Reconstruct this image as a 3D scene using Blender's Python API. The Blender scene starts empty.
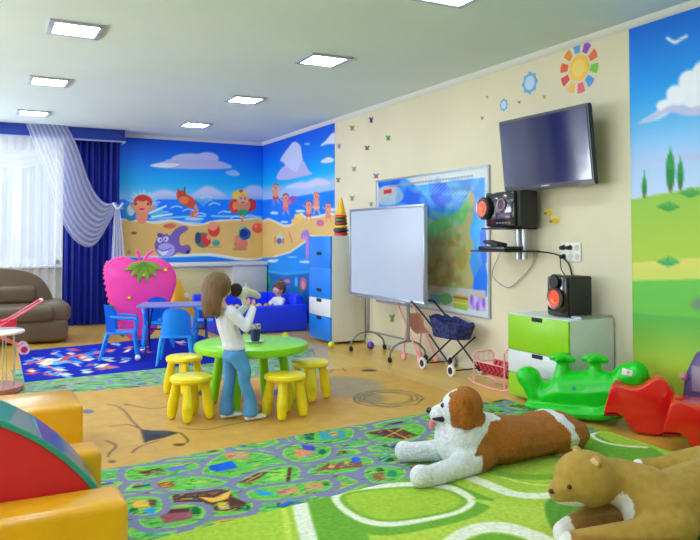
import bpy, bmesh, math, random
import numpy as np
from mathutils import Vector, Matrix
random.seed(7)
PI = math.pi
COL = bpy.context.scene.collection
# ---------------------------------------------------------------- camera geometry (used to measure the room)
F_PX = 730.0; EYE = 1.3; YAW = math.radians(27.5); HOR = 239.0
SN, CS = math.sin(YAW), math.cos(YAW)
PIT = math.radians(2.0); PPY = HOR-F_PX*math.tan(PIT)      # the lens looks slightly upward, the frame sits low
def ray(px, py):
    u = (px-350)/F_PX; v = (PPY-py)/F_PX; k = math.cos(PIT)-v*math.sin(PIT)
    x, y, z = SN*k+u*CS, CS*k-u*SN, math.sin(PIT)+v*math.cos(PIT)
    return (x, y, z)
def onZ(px, py, z=0.0):
    r = ray(px, py); t = (z-EYE)/r[2]; return Vector((r[0]*t, r[1]*t, z))
def onX(px, py, x=4.45):
    r = ray(px, py); t = x/r[0]; return Vector((x, r[1]*t, EYE+r[2]*t))
def onY(px, py, y=11.8):
    r = ray(px, py); t = y/r[1]; return Vector((r[0]*t, y, EYE+r[2]*t))
# ---------------------------------------------------------------- materials
def s2l(c):
    return tuple((x/12.92 if x <= .04045 else ((x+.055)/1.055)**2.4) for x in c)
def rgb(r, g, b): return s2l((r/255, g/255, b/255))
MATS = {}
def mat(name, col=None, rough=.5, metal=0, attr=False, noise=0, nscale=20, bump=0, bscale=80, spec=.5, coat=0,
        emit=None, estr=0, alpha=1, sheen=0, trans=0, stretch=None, bdist=.01, col2=None):
    if name in MATS: return MATS[name]
    m = bpy.data.materials.new(name); m.use_nodes = True; nt = m.node_tree; N = nt.nodes; L = nt.links
    b = N['Principled BSDF']; MATS[name] = m
    c = rgb(*col) if col else (.8, .8, .8)
    b.inputs['Base Color'].default_value = (*c, 1)
    b.inputs['Roughness'].default_value = rough; b.inputs['Metallic'].default_value = metal
    b.inputs['Specular IOR Level'].default_value = spec; b.inputs['Coat Weight'].default_value = coat
    b.inputs['Alpha'].default_value = alpha; b.inputs['Sheen Weight'].default_value = sheen
    b.inputs['Transmission Weight'].default_value = trans
    tc = N.new('ShaderNodeTexCoord')
    mp = N.new('ShaderNodeMapping'); L.new(tc.outputs['Object'], mp.inputs[0])
    if stretch: mp.inputs['Scale'].default_value = stretch
    src = None
    if attr:
        a = N.new('ShaderNodeAttribute'); a.attribute_name = 'Col'; src = a.outputs['Color']
        L.new(src, b.inputs['Base Color'])
    if noise or col2:
        n = N.new('ShaderNodeTexNoise'); n.inputs['Scale'].default_value = nscale; n.inputs['Detail'].default_value = 4
        L.new(mp.outputs[0], n.inputs['Vector'])
        mx = N.new('ShaderNodeMix'); mx.data_type = 'RGBA'
        if col2:
            mr = N.new('ShaderNodeMapRange'); mr.inputs[1].default_value = .42; mr.inputs[2].default_value = .58
            L.new(n.outputs['Fac'], mr.inputs[0]); L.new(mr.outputs[0], mx.inputs[0])
            mx.inputs[6].default_value = (*c, 1); mx.inputs[7].default_value = (*rgb(*col2), 1)
        else:
            mx.blend_type = 'MULTIPLY'; mx.inputs[0].default_value = 1
            mr = N.new('ShaderNodeMapRange'); mr.inputs[1].default_value = .3; mr.inputs[2].default_value = .7
            mr.inputs[3].default_value = 1-noise; mr.inputs[4].default_value = 1+noise*.3
            L.new(n.outputs['Fac'], mr.inputs[0])
            cb = N.new('ShaderNodeCombineColor')
            for i in range(3): L.new(mr.outputs[0], cb.inputs[i])
            if src: L.new(src, mx.inputs[6])
            else: mx.inputs[6].default_value = (*c, 1)
            L.new(cb.outputs[0], mx.inputs[7])
        L.new(mx.outputs[2], b.inputs['Base Color'])
    if bump:
        n2 = N.new('ShaderNodeTexNoise'); n2.inputs['Scale'].default_value = bscale; n2.inputs['Detail'].default_value = 3
        L.new(mp.outputs[0], n2.inputs['Vector'])
        bp = N.new('ShaderNodeBump'); bp.inputs['Strength'].default_value = bump; bp.inputs['Distance'].default_value = bdist
        L.new(n2.outputs['Fac'], bp.inputs['Height']); L.new(bp.outputs[0], b.inputs['Normal'])
    if emit:
        b.inputs['Emission Color'].default_value = (*rgb(*emit), 1); b.inputs['Emission Strength'].default_value = estr
    return m
def plastic(name, col, rough=.32): return mat(name, col, rough, noise=.05, nscale=6, coat=.15)
def fabric(name, col, rough=.9): return mat(name, col, rough, noise=.12, nscale=60, bump=.25, bscale=300, bdist=.002, sheen=.2, spec=.2)
def metal(name, col=(190, 192, 196), rough=.3): return mat(name, col, rough, metal=.9, noise=.05)
# ---------------------------------------------------------------- objects
TM = {}
def thing(name, label, cat, loc=(0, 0, 0), rz=0, group=None):
    o = bpy.data.objects.new(name, None); COL.objects.link(o); o.empty_display_size = .1
    o.location = loc; o.rotation_euler = (0, 0, rz); o['label'] = label; o['category'] = cat
    if group: o['group'] = group
    TM[o] = Matrix.Translation(Vector(loc)) @ Matrix.Rotation(rz, 4, 'Z')
    return o
def tag(o, label, cat, group=None):
    o['label'] = label; o['category'] = cat
    if group: o['group'] = group
    return o
def finish(me, m, smooth=.7):
    for mm in (m if isinstance(m, (list, tuple)) else [m]): me.materials.append(mm)
    if smooth:
        me.shade_smooth(); me.set_sharp_from_angle(angle=smooth)
def link(name, me, parent=None, world=False):
    o = bpy.data.objects.new(name, me); COL.objects.link(o)
    if parent is not None:
        o.parent = parent; TM[o] = TM.get(parent, Matrix.Identity(4))
        if world: me.transform(TM[o].inverted())
    else:
        n = len(me.vertices); a = np.empty(n*3); me.vertices.foreach_get('co', a); a = a.reshape(-1, 3)
        lo, hi = a.min(0), a.max(0); b = Vector(((lo[0]+hi[0])/2, (lo[1]+hi[1])/2, lo[2]))
        me.transform(Matrix.Translation(-b)); o.location = b; TM[o] = Matrix.Translation(b)
    return o
def obj(name, bm, m, parent=None, smooth=.7, world=False):
    bm.normal_update()
    me = bpy.data.meshes.new(name); bm.to_mesh(me); bm.free(); finish(me, m, smooth)
    return link(name, me, parent, world)
def struct(name, bm, m, smooth=.5, parent=None):
    o = obj(name, bm, m, parent, smooth, world=parent is not None)
    if parent is None: o['kind'] = 'structure'
    return o
def kids(o): return [c for c in bpy.data.objects if c.parent == o]
def dup(o, loc, rz=0, label=None, group=None):
    def rec(s, par):
        c = s.copy(); COL.objects.link(c)
        if par is not None: c.parent = par
        for k in KID.get(s, ()): rec(k, c)
        return c
    KID = {}
    for k in bpy.data.objects:
        if k.parent: KID.setdefault(k.parent, []).append(k)
    c = rec(o, None); c.location = loc; c.rotation_euler = (0, 0, rz)
    if label: c['label'] = label
    if group: c['group'] = group
    return c
# ---------------------------------------------------------------- bmesh shape helpers
def nb(): return bmesh.new()
def box(bm, c, s, rot=None, bev=0, seg=2, mi=0, taper=None):
    b = bmesh.new(); bmesh.ops.create_cube(b, size=1)
    for v in b.verts:
        k = 1 if not taper or v.co.z < 0 else taper
        v.co = Vector((v.co.x*s[0]*k, v.co.y*s[1]*k, v.co.z*s[2]))
    if bev: bmesh.ops.bevel(b, geom=list(b.edges), offset=bev, segments=seg, profile=.5, affect='EDGES')
    M = Matrix.Translation(Vector(c)) @ (rot.to_4x4() if rot else Matrix.Identity(4))
    return merge(bm, b, M, mi)
def merge(bm, b, M=None, mi=0):
    if M is not None: b.transform(M)
    vm = {v: bm.verts.new(v.co) for v in b.verts}
    for f in b.faces:
        try: nf = bm.faces.new([vm[v] for v in f.verts]); nf.material_index = mi
        except ValueError: pass
    b.free(); return bm
def rotz(a): return Matrix.Rotation(a, 3, 'Z')
def rot(ax, a): return Matrix.Rotation(a, 3, ax)
def boxp(bm, lo, hi, bev=0, mi=0, seg=2):
    return box(bm, [(lo[i]+hi[i])/2 for i in range(3)], [hi[i]-lo[i] for i in range(3)], None, bev, seg, mi)
def cyl(bm, p0, p1, r0, r1=None, seg=16, mi=0, cap=True):
    p0, p1 = Vector(p0), Vector(p1); r1 = r0 if r1 is None else r1; d = p1-p0
    q = d.to_track_quat('Z', 'Y'); A = []; B = []
    for i in range(seg):
        a = 2*PI*i/seg; o = Vector((math.cos(a), math.sin(a), 0))
        A.append(bm.verts.new(p0+q@(o*r0))); B.append(bm.verts.new(p1+q@(o*r1)))
    for i in range(seg):
        j = (i+1) % seg; f = bm.faces.new([A[i], A[j], B[j], B[i]]); f.material_index = mi
    if cap:
        bm.faces.new(A[::-1]).material_index = mi; bm.faces.new(B).material_index = mi
    return bm
def sph(bm, c, r, seg=16, mi=0, q=None):
    b = bmesh.new(); bmesh.ops.create_uvsphere(b, u_segments=seg, v_segments=max(6, seg//2+2), radius=1)
    if not hasattr(r, '__len__'): r = (r, r, r)
    M = Matrix.Translation(Vector(c)) @ (q.to_matrix().to_4x4() if q is not None else Matrix.Identity(4)) @ Matrix.Diagonal((*r, 1))
    return merge(bm, b, M, mi)
def lathe(bm, prof, c=(0, 0, 0), seg=24, mi=0, sx=1, sy=1):
    c = Vector(c); R = []
    for r, z in prof:
        R.append([bm.verts.new(c+Vector((sx*max(r, 1e-4)*math.cos(2*PI*i/seg), sy*max(r, 1e-4)*math.sin(2*PI*i/seg), z))) for i in range(seg)])
    for a, b in zip(R, R[1:]):
        for i in range(seg):
            j = (i+1) % seg; bm.faces.new([a[i], a[j], b[j], b[i]]).material_index = mi
    bm.faces.new(R[0][::-1]).material_index = mi; bm.faces.new(R[-1]).material_index = mi
    return bm
def smoothpts(P, n=6, closed=False):
    P = [Vector(p) for p in P]; out = []; m = len(P)
    rng = range(m) if closed else range(m-1)
    for i in rng:
        if closed: a, b, c, d = P[(i-1) % m], P[i], P[(i+1) % m], P[(i+2) % m]
        else: a, b, c, d = P[max(i-1, 0)], P[i], P[i+1], P[min(i+2, m-1)]
        for k in range(n):
            t = k/n
            out.append(.5*((2*b)+(-a+c)*t+(2*a-5*b+4*c-d)*t*t+(-a+3*b-3*c+d)*t**3))
    if not closed: out.append(P[-1])
    return out
def tube(bm, P, r, seg=8, closed=False, mi=0, sm=0):
    if sm: P = smoothpts(P, sm, closed)
    P = [Vector(p) for p in P]; n = len(P); rr = r if hasattr(r, '__len__') else [r]*n
    if len(rr) != n: rr = [rr[min(int(i*len(rr)/n), len(rr)-1)] for i in range(n)]
    R = []; nrm = None
    for i in range(n):
        if closed: t = P[(i+1) % n]-P[i-1]
        else: t = P[min(i+1, n-1)]-P[max(i-1, 0)]
        if t.length < 1e-9: t = Vector((0, 0, 1))
        t.normalize()
        if nrm is None: nrm = t.orthogonal().normalized()
        else:
            nrm = nrm-t*nrm.dot(t)
            nrm = nrm.normalized() if nrm.length > 1e-6 else t.orthogonal().normalized()
        bn = t.cross(nrm)
        R.append([bm.verts.new(P[i]+(nrm*math.cos(2*PI*k/seg)+bn*math.sin(2*PI*k/seg))*rr[i]) for k in range(seg)])
    prs = list(zip(R, R[1:]))+([(R[-1], R[0])] if closed else [])
    for a, b in prs:
        for k in range(seg):
            j = (k+1) % seg; bm.faces.new([a[k], a[j], b[j], b[k]]).material_index = mi
    if not closed:
        bm.faces.new(R[0][::-1]).material_index = mi; bm.faces.new(R[-1]).material_index = mi
    return bm
def prism(bm, poly, d0, d1, fn, bev=0, seg=2, mi=0):
    """poly of 2D points extruded from d0 to d1; fn(a,b,d)->xyz"""
    b = bmesh.new()
    A = [b.verts.new(fn(p[0], p[1], d0)) for p in poly]; B = [b.verts.new(fn(p[0], p[1], d1)) for p in poly]
    n = len(poly); b.faces.new(A[::-1]); b.faces.new(B)
    for i in range(n): b.faces.new([A[i], A[(i+1) % n], B[(i+1) % n], B[i]])
    bmesh.ops.recalc_face_normals(b, faces=list(b.faces))
    if bev: bmesh.ops.bevel(b, geom=[e for e in b.edges], offset=bev, segments=seg, profile=.5, affect='EDGES', clamp_overlap=True)
    return merge(bm, b, None, mi)
def sheet(bm, fn, nu, nv, mi=0, thick=0):
    V = [[bm.verts.new(fn(i/nu, j/nv)) for i in range(nu+1)] for j in range(nv+1)]
    for j in range(nv):
        for i in range(nu): bm.faces.new([V[j][i], V[j][i+1], V[j+1][i+1], V[j+1][i]]).material_index = mi
    return bm
def hull(bm, P):
    b = bmesh.new()
    for c, r in P:
        t = bmesh.new(); bmesh.ops.create_icosphere(t, subdivisions=2, radius=1)
        if not hasattr(r, '__len__'): r = (r, r, r)
        t.transform(Matrix.Translation(Vector(c)) @ Matrix.Diagonal((*r, 1))); merge(b, t)
    g = bmesh.ops.convex_hull(b, input=list(b.verts))
    bmesh.ops.delete(b, geom=[v for v in b.verts if not v.link_faces], context='VERTS')
    return merge(bm, b)
def chain(bm, P):
    for a, b in zip(P, P[1:]): hull(bm, [a, b])
    return bm
def blob(name, bm, m, parent=None, voxel=.01, smooth=4, colfn=None, world=False):
    """union of overlapping solids -> one continuous rounded surface"""
    me = bpy.data.meshes.new(name); bm.to_mesh(me); bm.free()
    t = bpy.data.objects.new('tmp', me); COL.objects.link(t)
    r = t.modifiers.new('r', 'REMESH'); r.mode = 'VOXEL'; r.voxel_size = voxel
    if smooth:
        s = t.modifiers.new('s', 'SMOOTH'); s.iterations = smooth; s.factor = .5
    dg = bpy.context.evaluated_depsgraph_get()
    me2 = bpy.data.meshes.new_from_object(t.evaluated_get(dg)); me2.name = name
    bpy.data.objects.remove(t); bpy.data.meshes.remove(me)
    if colfn:
        n = len(me2.vertices); co = np.empty(n*3); me2.vertices.foreach_get('co', co); co = co.reshape(-1, 3)
        C = np.ones((n, 4)); C[:, :3] = colfn(co)
        at = me2.color_attributes.new('Col', 'FLOAT_COLOR', 'POINT'); at.data.foreach_set('color', C.astype(np.float32).ravel())
    finish(me2, m, 3.0)
    return link(name, me2, parent, world)
# ---------------------------------------------------------------- printed surfaces: a picture drawn in numpy, carried by a fine coloured grid
def lin(a):
    a = np.clip(a, 0, 1); return np.where(a <= .04045, a/12.92, ((a+.055)/1.055)**2.4)
class Canvas:
    def __init__(s, mp, u0, v0, u1, v1, res, base=(200, 200, 200)):
        s.mp = mp; s.b = (u0, v0, u1, v1); s.res = res
        s.nu = int((u1-u0)/res)+1; s.nv = int((v1-v0)/res)+1
        s.U, s.V = np.meshgrid(np.linspace(u0, u1, s.nu), np.linspace(v0, v1, s.nv))
        s.im = np.ones((s.nv, s.nu, 3))*np.array(base)/255
    def pts(s, P, px=True): return [s.mp(*p) for p in P] if px else [tuple(p) for p in P]
    def _win(s, P, pad):
        a = np.array(P); u0, v0, u1, v1 = s.b
        i0 = max(0, int((a[:, 0].min()-pad-u0)/s.res)); i1 = min(s.nu, int((a[:, 0].max()+pad-u0)/s.res)+2)
        j0 = max(0, int((a[:, 1].min()-pad-v0)/s.res)); j1 = min(s.nv, int((a[:, 1].max()+pad-v0)/s.res)+2)
        return (slice(j0, j1), slice(i0, i1)) if i1 > i0 and j1 > j0 else None
    def _segd(s, w, P, closed):
        U, V = s.U[w], s.V[w]; d = np.full(U.shape, 1e9); n = len(P)
        for i in range(n if closed else n-1):
            a, b = P[i], P[(i+1) % n]; dx, dy = b[0]-a[0], b[1]-a[1]; q = dx*dx+dy*dy+1e-12
            t = np.clip(((U-a[0])*dx+(V-a[1])*dy)/q, 0, 1)
            d = np.minimum(d, np.hypot(U-a[0]-t*dx, V-a[1]-t*dy))
        return d
    def _mix(s, w, al, col):
        c = np.array(col)/255; s.im[w] = s.im[w]*(1-al[..., None])+c*al[..., None]
    def poly(s, P, col, px=True, sm=0, op=1, soft=None, edge=None, ew=.006):
        P = s.pts(P, px)
        if sm: P = [(p[0], p[1]) for p in smoothpts([(a, b, 0) for a, b in P], sm, True)]
        soft = soft or s.res; w = s._win(P, soft+ew)
        if w is None: return
        U, V = s.U[w], s.V[w]; ins = np.zeros(U.shape, bool); n = len(P)
        for i in range(n):
            x1, y1 = P[i]; x2, y2 = P[(i+1) % n]
            if y1 == y2: continue
            ins ^= ((y1 > V) != (y2 > V)) & (U < (x2-x1)*(V-y1)/(y2-y1)+x1)
        d = s._segd(w, P, True); sd = np.where(ins, -d, d)
        s._mix(w, np.clip(.5-sd/soft, 0, 1)*op, col)
        if edge: s._mix(w, np.clip(.5-(d-ew/2)/s.res, 0, 1)*op, edge)
    def ell(s, cx, cy, rx, ry, col, px=True, a=0, **k):
        P = [(cx+rx*math.cos(t)*math.cos(a)-ry*math.sin(t)*math.sin(a), cy+rx*math.cos(t)*math.sin(a)+ry*math.sin(t)*math.cos(a)) for t in np.linspace(0, 2*PI, 22)[:-1]]
        s.poly(P, col, px, **k)
    def line(s, P, wd, col, px=True, sm=0, closed=False, op=1, soft=None):
        P = s.pts(P, px)
        if sm: P = [(p[0], p[1]) for p in smoothpts([(a, b, 0) for a, b in P], sm, closed)]
        w = s._win(P, wd+s.res)
        if w is None: return
        d = s._segd(w, P, closed); s._mix(w, np.clip(.5-(d-wd/2)/(soft or s.res), 0, 1)*op, col)
    def sample(s, u, v):
        u0, v0, u1, v1 = s.b
        x = np.clip((u-u0)/(u1-u0)*(s.nu-1), 0, s.nu-1.001); y = np.clip((v-v0)/(v1-v0)*(s.nv-1), 0, s.nv-1.001)
        i = x.astype(int); j = y.astype(int); fx = (x-i)[..., None]; fy = (y-j)[..., None]
        return (s.im[j, i]*(1-fx)+s.im[j, i+1]*fx)*(1-fy)+(s.im[j+1, i]*(1-fx)+s.im[j+1, i+1]*fx)*fy
def gridmesh(name, X, Y, Z, C, m, base=None, parent=None):
    """X,Y,Z: (nv,nu) arrays, C colours sRGB; base=(dx,dy,dz) vector of the thickness skirt"""
    nv, nu = X.shape; V = np.stack([X, Y, Z], -1).reshape(-1, 3); Cc = C.reshape(-1, 3)
    idx = np.arange(nv*nu).reshape(nv, nu)
    Q = np.stack([idx[:-1, :-1], idx[:-1, 1:], idx[1:, 1:], idx[1:, :-1]], -1).reshape(-1, 4)
    if base is not None:
        ring = np.concatenate([idx[0, :], idx[1:, -1], idx[-1, -2::-1], idx[-2:0:-1, 0]])
        n0 = len(V); V = np.concatenate([V, V[ring]+np.array(base)]); Cc = np.concatenate([Cc, Cc[ring]])
        k = len(ring); a = ring; b = np.roll(ring, -1); c = n0+(np.arange(k)+1) % k; d = n0+np.arange(k)
        Q = np.concatenate([Q, np.stack([b, a, d, c], -1)])
    me = bpy.data.meshes.new(name); me.vertices.add(len(V)); me.vertices.foreach_set('co', V.astype(np.float32).ravel())
    me.loops.add(Q.size); me.loops.foreach_set('vertex_index', Q.astype(np.int32).ravel())
    me.polygons.add(len(Q)); me.polygons.foreach_set('loop_start', np.arange(0, Q.size, 4, dtype=np.int32))
    try: me.polygons.foreach_set('loop_total', np.full(len(Q), 4, dtype=np.int32))
    except Exception: pass
    me.update(calc_edges=True); me.validate()
    at = me.color_attributes.new('Col', 'FLOAT_COLOR', 'POINT')
    g_ = Cc.mean(1, keepdims=True); CC = np.ones((len(V), 4)); CC[:, :3] = lin(np.clip(g_+(Cc-g_)*1.12, 0, 1)); at.data.foreach_set('color', CC.astype(np.float32).ravel())
    me.materials.append(m)
    return link(name, me, parent, world=parent is not None)
def sstep(a, b, x): t = np.clip((x-a)/(b-a), 0, 1); return t*t*(3-2*t)
def grad(stops, t):
    t = np.asarray(t); xs = [q[0] for q in stops]
    return np.stack([np.interp(t, xs, [q[1][k]/255 for q in stops]) for k in range(3)], -1)
mpZ = lambda a, b: tuple(onZ(a, b, .008))[:2]
mpY = lambda a, b: (onY(a, b, 11.79)[0], onY(a, b, 11.79)[2])
mpX = lambda a, b: (onX(a, b, 4.44)[1], onX(a, b, 4.44)[2])
# ================================================================ THE ROOM
XL, XR, YF, YB, HC = -2.6, 4.45, -2.6, 11.8, 2.95
M_wall = mat('cream wall paint', (226, 216, 186), .75, noise=.05, nscale=1.2, bump=.08, bscale=120, bdist=.002)
M_wallb = mat('pale wall paint', (222, 220, 200), .75, noise=.04, nscale=2)
M_ceil = mat('ceiling paint', (216, 234, 236), .85, noise=.05, nscale=.7)
M_white = mat('white lacquer', (228, 230, 234), .35, noise=.02)
M_trim = mat('white trim', (226, 228, 222), .6, noise=.02)
def laminate():
    m = mat('laminate floor', (230, 184, 74), .3, noise=.12, nscale=3, bump=.03, bscale=40, stretch=(8, 1, 1), bdist=.002, coat=.25)
    nt = m.node_tree; N = nt.nodes; L = nt.links; b = N['Principled BSDF']
    src = b.inputs['Base Color'].links[0].from_socket
    tc = [n for n in N if n.type == 'TEX_COORD'][0]
    mp = N.new('ShaderNodeMapping'); mp.inputs['Rotation'].default_value = (0, 0, PI/2); L.new(tc.outputs['Object'], mp.inputs[0])
    br = N.new('ShaderNodeTexBrick'); br.inputs['Scale'].default_value = 1; br.inputs['Brick Width'].default_value = 1.3
    br.inputs['Row Height'].default_value = .19; br.inputs['Mortar Size'].default_value = .0015
    br.inputs['Color1'].default_value = (1, 1, 1, 1); br.inputs['Color2'].default_value = (.88, .86, .82, 1); br.inputs['Mortar'].default_value = (.6, .5, .4, 1)
    L.new(mp.outputs[0], br.inputs[0])
    mx = N.new('ShaderNodeMix'); mx.data_type = 'RGBA'; mx.blend_type = 'MULTIPLY'; mx.inputs[0].default_value = 1
    L.new(src, mx.inputs[6]); L.new(br.outputs[0], mx.inputs[7]); L.new(mx.outputs[2], b.inputs['Base Color'])
    return m
bm = nb(); boxp(bm, (XL-.2, YF-.2, -.1), (XR+.2, YB+.3, 0)); struct('floor', bm, laminate())
bm = nb(); boxp(bm, (XL-.2, YF-.2, HC), (XR+.2, YB+.3, HC+.15)); struct('ceiling', bm, M_ceil)
bm = nb(); boxp(bm, (XR, YF-.2, 0), (XR+.2, YB+.3, HC)); struct('wall_right', bm, M_wall)
bm = nb(); boxp(bm, (XL, YF-.2, 0), (XR, YF, HC)); struct('wall_front', bm, M_wall)
# back wall with one window opening
WX0, WX1, WZ0, WZ1 = -1.7, 1.22, .92, 2.72
bm = nb()
boxp(bm, (XL, YB, 0), (WX0, YB+.3, HC)); boxp(bm, (WX1, YB, 0), (XR, YB+.3, HC))
boxp(bm, (WX0, YB, 0), (WX1, YB+.3, WZ0)); boxp(bm, (WX0, YB, WZ1), (WX1, YB+.3, HC))
struct('wall_back', bm, M_wallb)
# left wall with two windows
LW = [(.6, 3.2), (4.9, 7.3), (8.9, 11.1)]
bm = nb(); y = YF-.2
for a, b_ in LW:
    boxp(bm, (XL-.2, y, 0), (XL, a, HC)); boxp(bm, (XL-.2, a, 0), (XL, b_, .9)); boxp(bm, (XL-.2, a, 2.7), (XL, b_, HC)); y = b_
boxp(bm, (XL-.2, y, 0), (XL, YB+.3, HC)); struct('wall_left', bm, M_wall)
# windows: white frames, glass
def glassmat():
    m = bpy.data.materials.new('window glass'); m.use_nodes = True; nt = m.node_tree; N = nt.nodes
    N.remove(N['Principled BSDF']); out = N['Material Output']
    t = N.new('ShaderNodeBsdfTransparent'); t.inputs[0].default_value = (.95, .97, .98, 1)
    g = N.new('ShaderNodeBsdfGlossy'); g.inputs['Roughness'].default_value = .03
    mx = N.new('ShaderNodeMixShader'); mx.inputs[0].default_value = .06
    nt.links.new(t.outputs[0], mx.inputs[1]); nt.links.new(g.outputs[0], mx.inputs[2]); nt.links.new(mx.outputs[0], out.inputs[0]); return m
M_glass = glassmat()
def window(n, lo, hi, axis, muls):
    """lo/hi along wall, axis 'y' = window in the back wall, 'x' = in the left wall"""
    z0, z1 = (WZ0, WZ1) if axis == 'y' else (.9, 2.7)
    def B(bm, a0, a1, b0, b1, d0=.10, d1=.17, bev=.008):
        if axis == 'y': boxp(bm, (a0, YB+d0, b0), (a1, YB+d1, b1), bev)
        else: boxp(bm, (XL-d1, a0, b0), (XL-d0, a1, b1), bev)
    bm = nb(); w = .07
    B(bm, lo, lo+w, z0, z1); B(bm, hi-w, hi, z0, z1); B(bm, lo, hi, z0, z0+w); B(bm, lo, hi, z1-w, z1)
    for q in muls: B(bm, q-.06, q+.06, z0+w, z1-w)
    f = struct('window_%d' % n, bm, M_white)
    bm = nb(); B(bm, lo+w, hi-w, z0+w, z1-w, .13, .14, 0); struct('glass_pane', bm, M_glass, parent=f)
    bm = nb()
    if axis == 'y': boxp(bm, (lo-.04, YB-.14, z0-.05), (hi+.04, YB+.1, z0-.01), .01)
    else: boxp(bm, (XL-.1, lo-.04, z0-.05), (XL+.14, hi+.04, z0-.01), .01)
    struct('window_sill', bm, M_white, parent=f)
window(1, WX0, WX1, 'y', [-.7, .62]); window(2, LW[0][0], LW[0][1], 'x', [2.0]); window(3, LW[1][0], LW[1][1], 'x', [6.1]); window(4, LW[2][0], LW[2][1], 'x', [10.0])
# crown moulding and baseboards
def crown(name, p, q, nrm):
    bm = nb(); p, q, n = Vector(p), Vector(q), Vector(nrm)
    prism(bm, [(0, 0), (.05, 0), (.045, -.012), (.012, -.045), (0, -.05)], 0, (q-p).length, lambda a, b, d: p+(q-p).normalized()*d+n*a+Vector((0, 0, b)))
    struct(name, bm, M_trim)
crown('trim_1', (XR, YF, HC), (XR, YB, HC), (-1, 0, 0)); crown('trim_2', (XL, YB, HC), (XR, YB, HC), (0, -1, 0))
bm = nb(); boxp(bm, (XR-.015, YF, 0), (XR, YB, .06), .004); struct('baseboard_right', bm, M_wallb)
bm = nb(); boxp(bm, (XL, YB-.015, 0), (XR, YB, .06), .004); struct('baseboard_back', bm, M_wallb)

# ================================================================ PRINTED WALL MURALS
M_print = mat('printed wall paper', attr=True, rough=.55, spec=.35)
def clouds(c, P, col, shade):
    for p in P: c.ell(p[0], p[1]+1.5, p[2], p[3], shade, soft=.03)
    for p in P: c.ell(p[0], p[1]-.5, p[2]*.95, p[3]*.9, col, soft=.03)
WHT, SKN, SKD = (236, 240, 250), (232, 150, 120), (205, 110, 90)
def sea_mural(c, on_right):
    zz = c.V; sky = grad([(0.9, (190, 214, 242)), (1.75, (190, 218, 244)), (2.0, (120, 200, 240)), (2.25, (20, 172, 234)), (2.6, (0, 122, 232)), (2.95, (0, 84, 216))], zz)
    c.im[:] = sky
rs0 = np.random.RandomState(2)
# --- beach mural, back wall (x 1.9..4.45) : all outlines measured on the photo, painted on the wall plane
cb = Canvas(mpY, 1.85, .93, 4.45, 2.95, .012); sea_mural(cb, False)
c = cb
clouds(c, [(190, 160, 20, 7), (207, 158, 12, 6), (173, 163, 10, 4)], (196, 202, 240), (170, 176, 224))
c.poly([(150, 166), (175, 160), (215, 160), (232, 168), (190, 169)], (186, 192, 234), sm=3)
c.poly([(150, 166), (160, 163), (180, 164), (168, 168)], WHT, sm=3)
c.poly([(225, 172), (235, 170), (240, 175), (232, 176)], (150, 200, 240), sm=3)
for p in ([(140, 200), (155, 190), (165, 187), (178, 192), (186, 201)], [(192, 198), (200, 186), (208, 182), (218, 187), (226, 199)], [(240, 195), (247, 183), (256, 181), (264, 186), (266, 197)]):
    c.poly([(q[0], 198-(198-q[1])*.75) for q in p], (206, 208, 240), sm=4, soft=.06)
c.poly([(118, 199), (175, 196), (262, 196), (266, 206), (118, 206)], (150, 188, 230), soft=.09)
c.ell(128, 200, 0.1, 0.1, WHT)
sea = [(110, 199.5), (265, 199.5), (265, 226), (240, 222), (208, 224), (190, 222), (168, 219), (145, 222), (110, 222)]
c.poly(sea, (16, 128, 240))
for p, w in (([(140, 214), (168, 212)], .03), ([(150, 219), (180, 217), (205, 216)], .03), ([(165, 222), (200, 222)], .02), ([(212, 216), (262, 217)], .03), ([(225, 212), (246, 211)], .02), ([(118, 208), (140, 210)], .03)):
    c.line(p, w, (150, 215, 240), sm=3, soft=.02)
sand = [(110, 222), (140, 221), (158, 223), (172, 220.5), (185, 224), (200, 225), (215, 221), (240, 220), (265, 221), (266, 255), (245, 259), (210, 254), (165, 256), (110, 255)]
c.poly(sand, (226, 188, 116), sm=3, edge=(240, 232, 214), ew=.03)
c.poly([(110, 222), (126, 222), (126, 254), (110, 254)], (214, 170, 100), op=.3, soft=.1)
c.poly([(110, 257), (165, 257.5), (210, 256), (245, 261), (270, 258), (270, 268), (110, 266)], (30, 130, 220))
c.line([(110, 256.5), (165, 257), (210, 255.5), (245, 260.5), (268, 257)], .02, (222, 232, 240), sm=3)
def kid(c, x, y, s, hair=(170, 70, 40), suit=(60, 150, 90), lean=0, arms=1, lower=True):
    """a little bathing child, head at x,y (photo px), s = head radius"""
    if lower:
        c.line([(x+lean*.5*s, y+3.6*s), (x-1.0*s+lean*s, y+6.4*s)], .012*s, SKN); c.line([(x+lean*.5*s, y+3.6*s), (x+1.2*s+lean*s, y+6.2*s)], .012*s, SKN)
        c.ell(x+lean*.5*s, y+4.0*s, 1.2*s, .9*s, suit)
    c.ell(x+lean*.3*s, y+2.3*s, 1.05*s, 1.7*s, SKN)
    if arms:
        c.line([(x-.6*s, y+1.5*s), (x-2.1*s, y+.6*s*arms)], .010*s, SKN); c.line([(x+.6*s, y+1.5*s), (x+2.2*s, y+.8*s*arms)], .010*s, SKN)
    c.ell(x, y-.35*s, 1.18*s, 1.05*s, hair); c.ell(x, y+.1*s, s, .85*s, (240, 172, 142)); c.ell(x, y+.45*s, .5*s, .16*s, (170, 50, 50))
    c.ell(x-.35*s, y, .13*s, .2*s, (30, 30, 50)); c.ell(x+.35*s, y, .13*s, .2*s, (30, 30, 50))
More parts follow.
